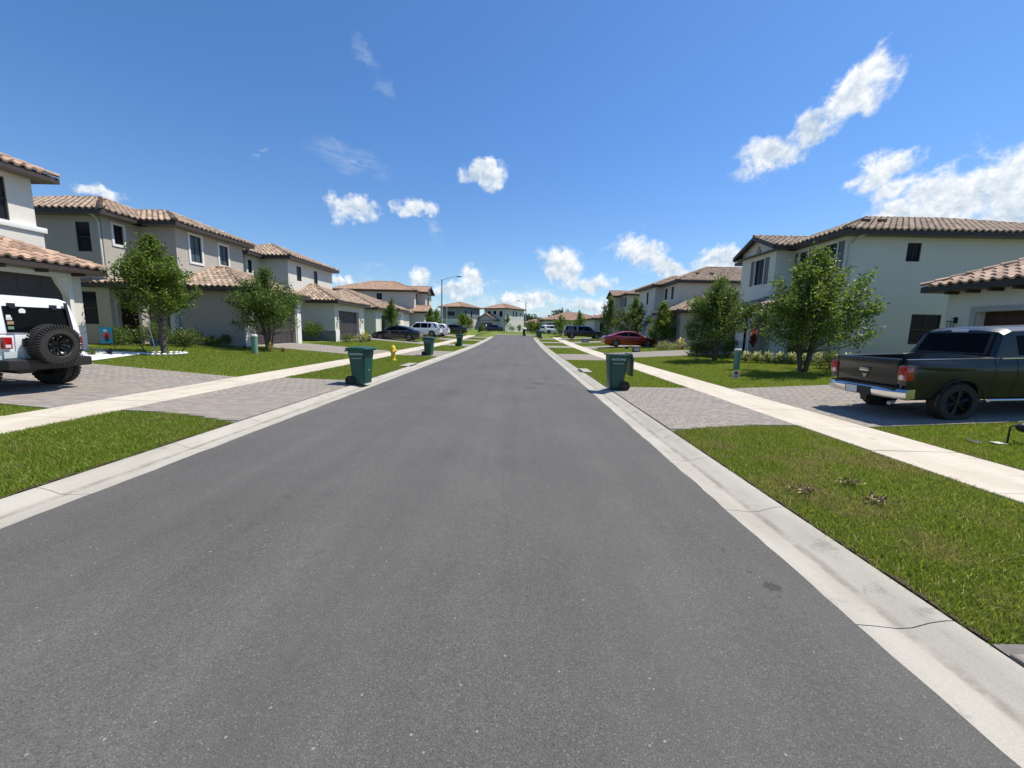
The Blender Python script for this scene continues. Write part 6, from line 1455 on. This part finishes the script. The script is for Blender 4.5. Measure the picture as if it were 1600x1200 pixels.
bush('yellow-green bed of low plants behind the driveway on the right', 11.6, 31.0, 1.1, .5, .6, 2600, .07, 'leaf_variegated'); bush('dark bush beside the dense dark tree trunks', 10.8, 24.0, .8, .6, 1.2, 2400, .09, 'leaf_dark')
spiky('little purple-leaved plant in the bed by the taupe garage', 12.3, 30.4, .3, .35, 30, .03, 'leaf_red')
bush('grey-green round shrub right of the far white SUV', 7.6, 73.0, 1.1, 1.0, 1.9, 1500, .12, 'leaf_shrub')
bush('dark shrub along the right wall of the house closing the street', -2.2, 99.5, 1.0, .8, 1.8, 700, .16, 'leaf_dark'); bush('second shrub along the right wall of the house closing the street', -.4, 100.3, .7, .7, 2.2, 600, .16, 'leaf_dark')
bush('low green shrubs left of the house closing the street', -11.5, 92, 1.2, .8, 1.6, 700, .16, 'leaf_shrub')
bush('shrub mass under the arch of the grey porch', -18.4, 17.8, .6, .4, .8, 1200, .07, 'leaf_dark')

# palings of fallen palm leaves on the verge
for x, y, lb in ((2.95, 3.95, 'pile of dead leaves on the near verge, closest to the kerb'), (3.62, 4.2, 'scatter of dead leaves on the near verge, farthest from the camera'), (3.52, 3.75, 'pile of dead leaves in the middle of the near verge')):
    t = thing('leaf_pile', lb, 'dead leaves', (x, y, zt(x, y)), 0, 'piles of dead leaves on the verge', True); n = 70; P = nrg.normal(size=(n, 3))*np.array([.06, .035, .010]) + np.array([0, 0, .055]); V, F = leaves(P, .042, .45, 0); npobj('dead_leaves', V, F, 'dry_leaf', t, kind='stuff')

# far wood behind the right-hand houses
def wood():
    n = 36000
    K = 520; cx = nrg.uniform(-30, 100, K); cz = (9.0 + 2.5*np.sin(cx*.11) + 2.0*np.sin(cx*.29 + 1) + np.where(cx < 22, -2.5, 1.0))*nrg.uniform(.2, .95, K); k = nrg.integers(0, K, n)
    P = np.stack([cx[k], 235 + nrg.uniform(-6, 6, n), cz[k]], 1) + np.clip(nrg.normal(size=(n, 3)), -1.6, 1.6)*np.array([2.6, 2, 1.2]); P[:, 2] = np.clip(P[:, 2], 1.2, None); V, F = leaves(P, 1.1, .8, 0); npobj('distant_wood', V, F, 'leaf_far', kind='stuff')['label'] = 'distant dark tree line beyond the low roofs'
wood(); bpy.data.objects['distant_wood']['category'] = 'woodland'

# ------------------------------------------------------------------ grass
def on_paving(x, y):
    side = np.where(x > XC, 1, -1); d = np.abs(x - XC); bad = (d < 3.612) | ((d > 5.99) & (d < 7.29))
    for s in (1, -1):
        for y0, y1 in APRON[s]: bad |= (side == s) & (d < 6.02) & (y > flare(x, y0) - .01) & (y < y1 + .01)
        for y0, y1, xe in LOT[s]: bad |= (side == s) & (d > 7.2) & (y > y0 - .01) & (y < y1 + .01) & (np.abs(x) < xe)
    return bad
RB = [(-13.1, 11.8), (-13.9, 14.45), (-14.7, 14.1), (-16.2, 14.5), (-17.2, 12.6), (-15.2, 11.8)]
def blades(name, x0, x1, y0, y1, dens, hgt, w, m, seg2=False):
    n = int((x1 - x0)*(y1 - y0)*dens); x = nrg.uniform(x0, x1, n); y = nrg.uniform(y0, y1, n); ok = ~on_paving(x, y); ok &= ~in_poly(np.stack([x, y], 1), RB); x, y = x[ok], y[ok]; n = len(x)
    z = zt_np(x, y) - .012; a = nrg.uniform(0, 2*math.pi, n); L = hgt*nrg.uniform(.45, 1.25, n); lean = nrg.uniform(.1, 1.1, n)*L; la = nrg.uniform(0, 2*math.pi, n); wx, wy = np.cos(a)*w/2, np.sin(a)*w/2
    B0 = np.stack([x - wx, y - wy, z], 1); B1 = np.stack([x + wx, y + wy, z], 1); T = np.stack([x + np.cos(la)*lean, y + np.sin(la)*lean, z + L], 1)
    if seg2:
        mx, my = x + np.cos(la)*lean*.35, y + np.sin(la)*lean*.35; M0 = np.stack([mx - wx*.8, my - wy*.8, z + L*.6], 1); M1 = np.stack([mx + wx*.8, my + wy*.8, z + L*.6], 1)
        V = np.stack([B0, B1, M1, M0, T, T], 1)[:, :5].reshape(-1, 3); i = np.arange(n)*5; F = np.concatenate([np.stack([i, i+1, i+2], 1), np.stack([i, i+2, i+3], 1), np.stack([i+3, i+2, i+4], 1)])
    else: V = np.stack([B0, B1, T], 1).reshape(-1, 3); F = np.arange(3*n).reshape(-1, 3)
    npobj('grass', V, F, m, kind='stuff')
blades('grass', 2.58, 4.97, .9, 3.6, 8500, .050, .0055, 'grass_brown', True)
blades('grass', 2.58, 4.97, 3.6, 6.95, 6500, .052, .006, 'grass_brown', True)
blades('grass', -7.03, -4.64, 2.6, 6.65, 6000, .052, .007, 'grass_near', True)
blades('grass', 6.24, 11, 4.2, 7.05, 3800, .055, .008, 'grass_near')
blades('grass', -11, -8.3, 4.5, 6.72, 2500, .055, .009, 'grass_near')
blades('grass', -15, -8.3, -1, 4.5, 700, .055, .018, 'grass_near'); blades('grass', -15, -11, 4.5, 6.72, 700, .055, .018, 'grass_near')
for x0, x1 in ((2.6, 5.0), (-7.05, -4.6)): blades('grass', x0, x1, 11.6, 22.4, 2000, .055, .012, 'grass_near')
blades('grass', 6.24, 14.5, 11.75, 18, 1300, .055, .014, 'grass_near'); blades('grass', 6.24, 14, 18, 24.8, 800, .055, .018, 'grass_near')
blades('grass', -18, -8.3, 11.5, 19.0, 1100, .055, .015, 'grass_near'); blades('grass', -14, -8.3, 19, 30, 600, .055, .02, 'grass_near')
for x0, x1 in ((2.6, 5.0), (-7.05, -4.6)): blades('grass', x0, x1, 27, 60, 350, .06, .028, 'grass_near')
blades('grass', 6.24, 14, 29, 60, 260, .06, .03, 'grass_near'); blades('grass', -14, -8.3, 30, 60, 260, .06, .03, 'grass_near')
# bare soil strip where the turf has been edged away from the kerb
def soil(side, y0, y1, d0=3.602, dz=.004, w=.022):
    """ragged strip of bare soil where the turf has been edged"""
    ys = np.arange(y0, y1, .06); V = []; F = []
    for y in ys:
        ww = w * (1 + .9 * math.sin(y * 3.1) * math.sin(y * 7.7 + 1)) + rnd.uniform(-.025, .03)
        for d in (d0, d0 + max(.008, ww)): x = XC + side * d; V.append((x, y, zt(x, y) + dz))
    n = len(ys); F = [(2*i, 2*i+1, 2*i+3, 2*i+2) for i in range(n - 1)]
    npobj('soil_edge', V, F, 'soil', kind='structure')
soil(1, 2.0, 6.5); soil(1, 11.72, 22.1); soil(-1, 3.3, 6.2); soil(-1, 11.6, 22.3)
soil(1, -3, 7.0, 7.265, .006, .05); soil(1, 11.8, 24.5, 7.265, .006, .05); soil(-1, 11.55, 21, 7.265, .006, .05)
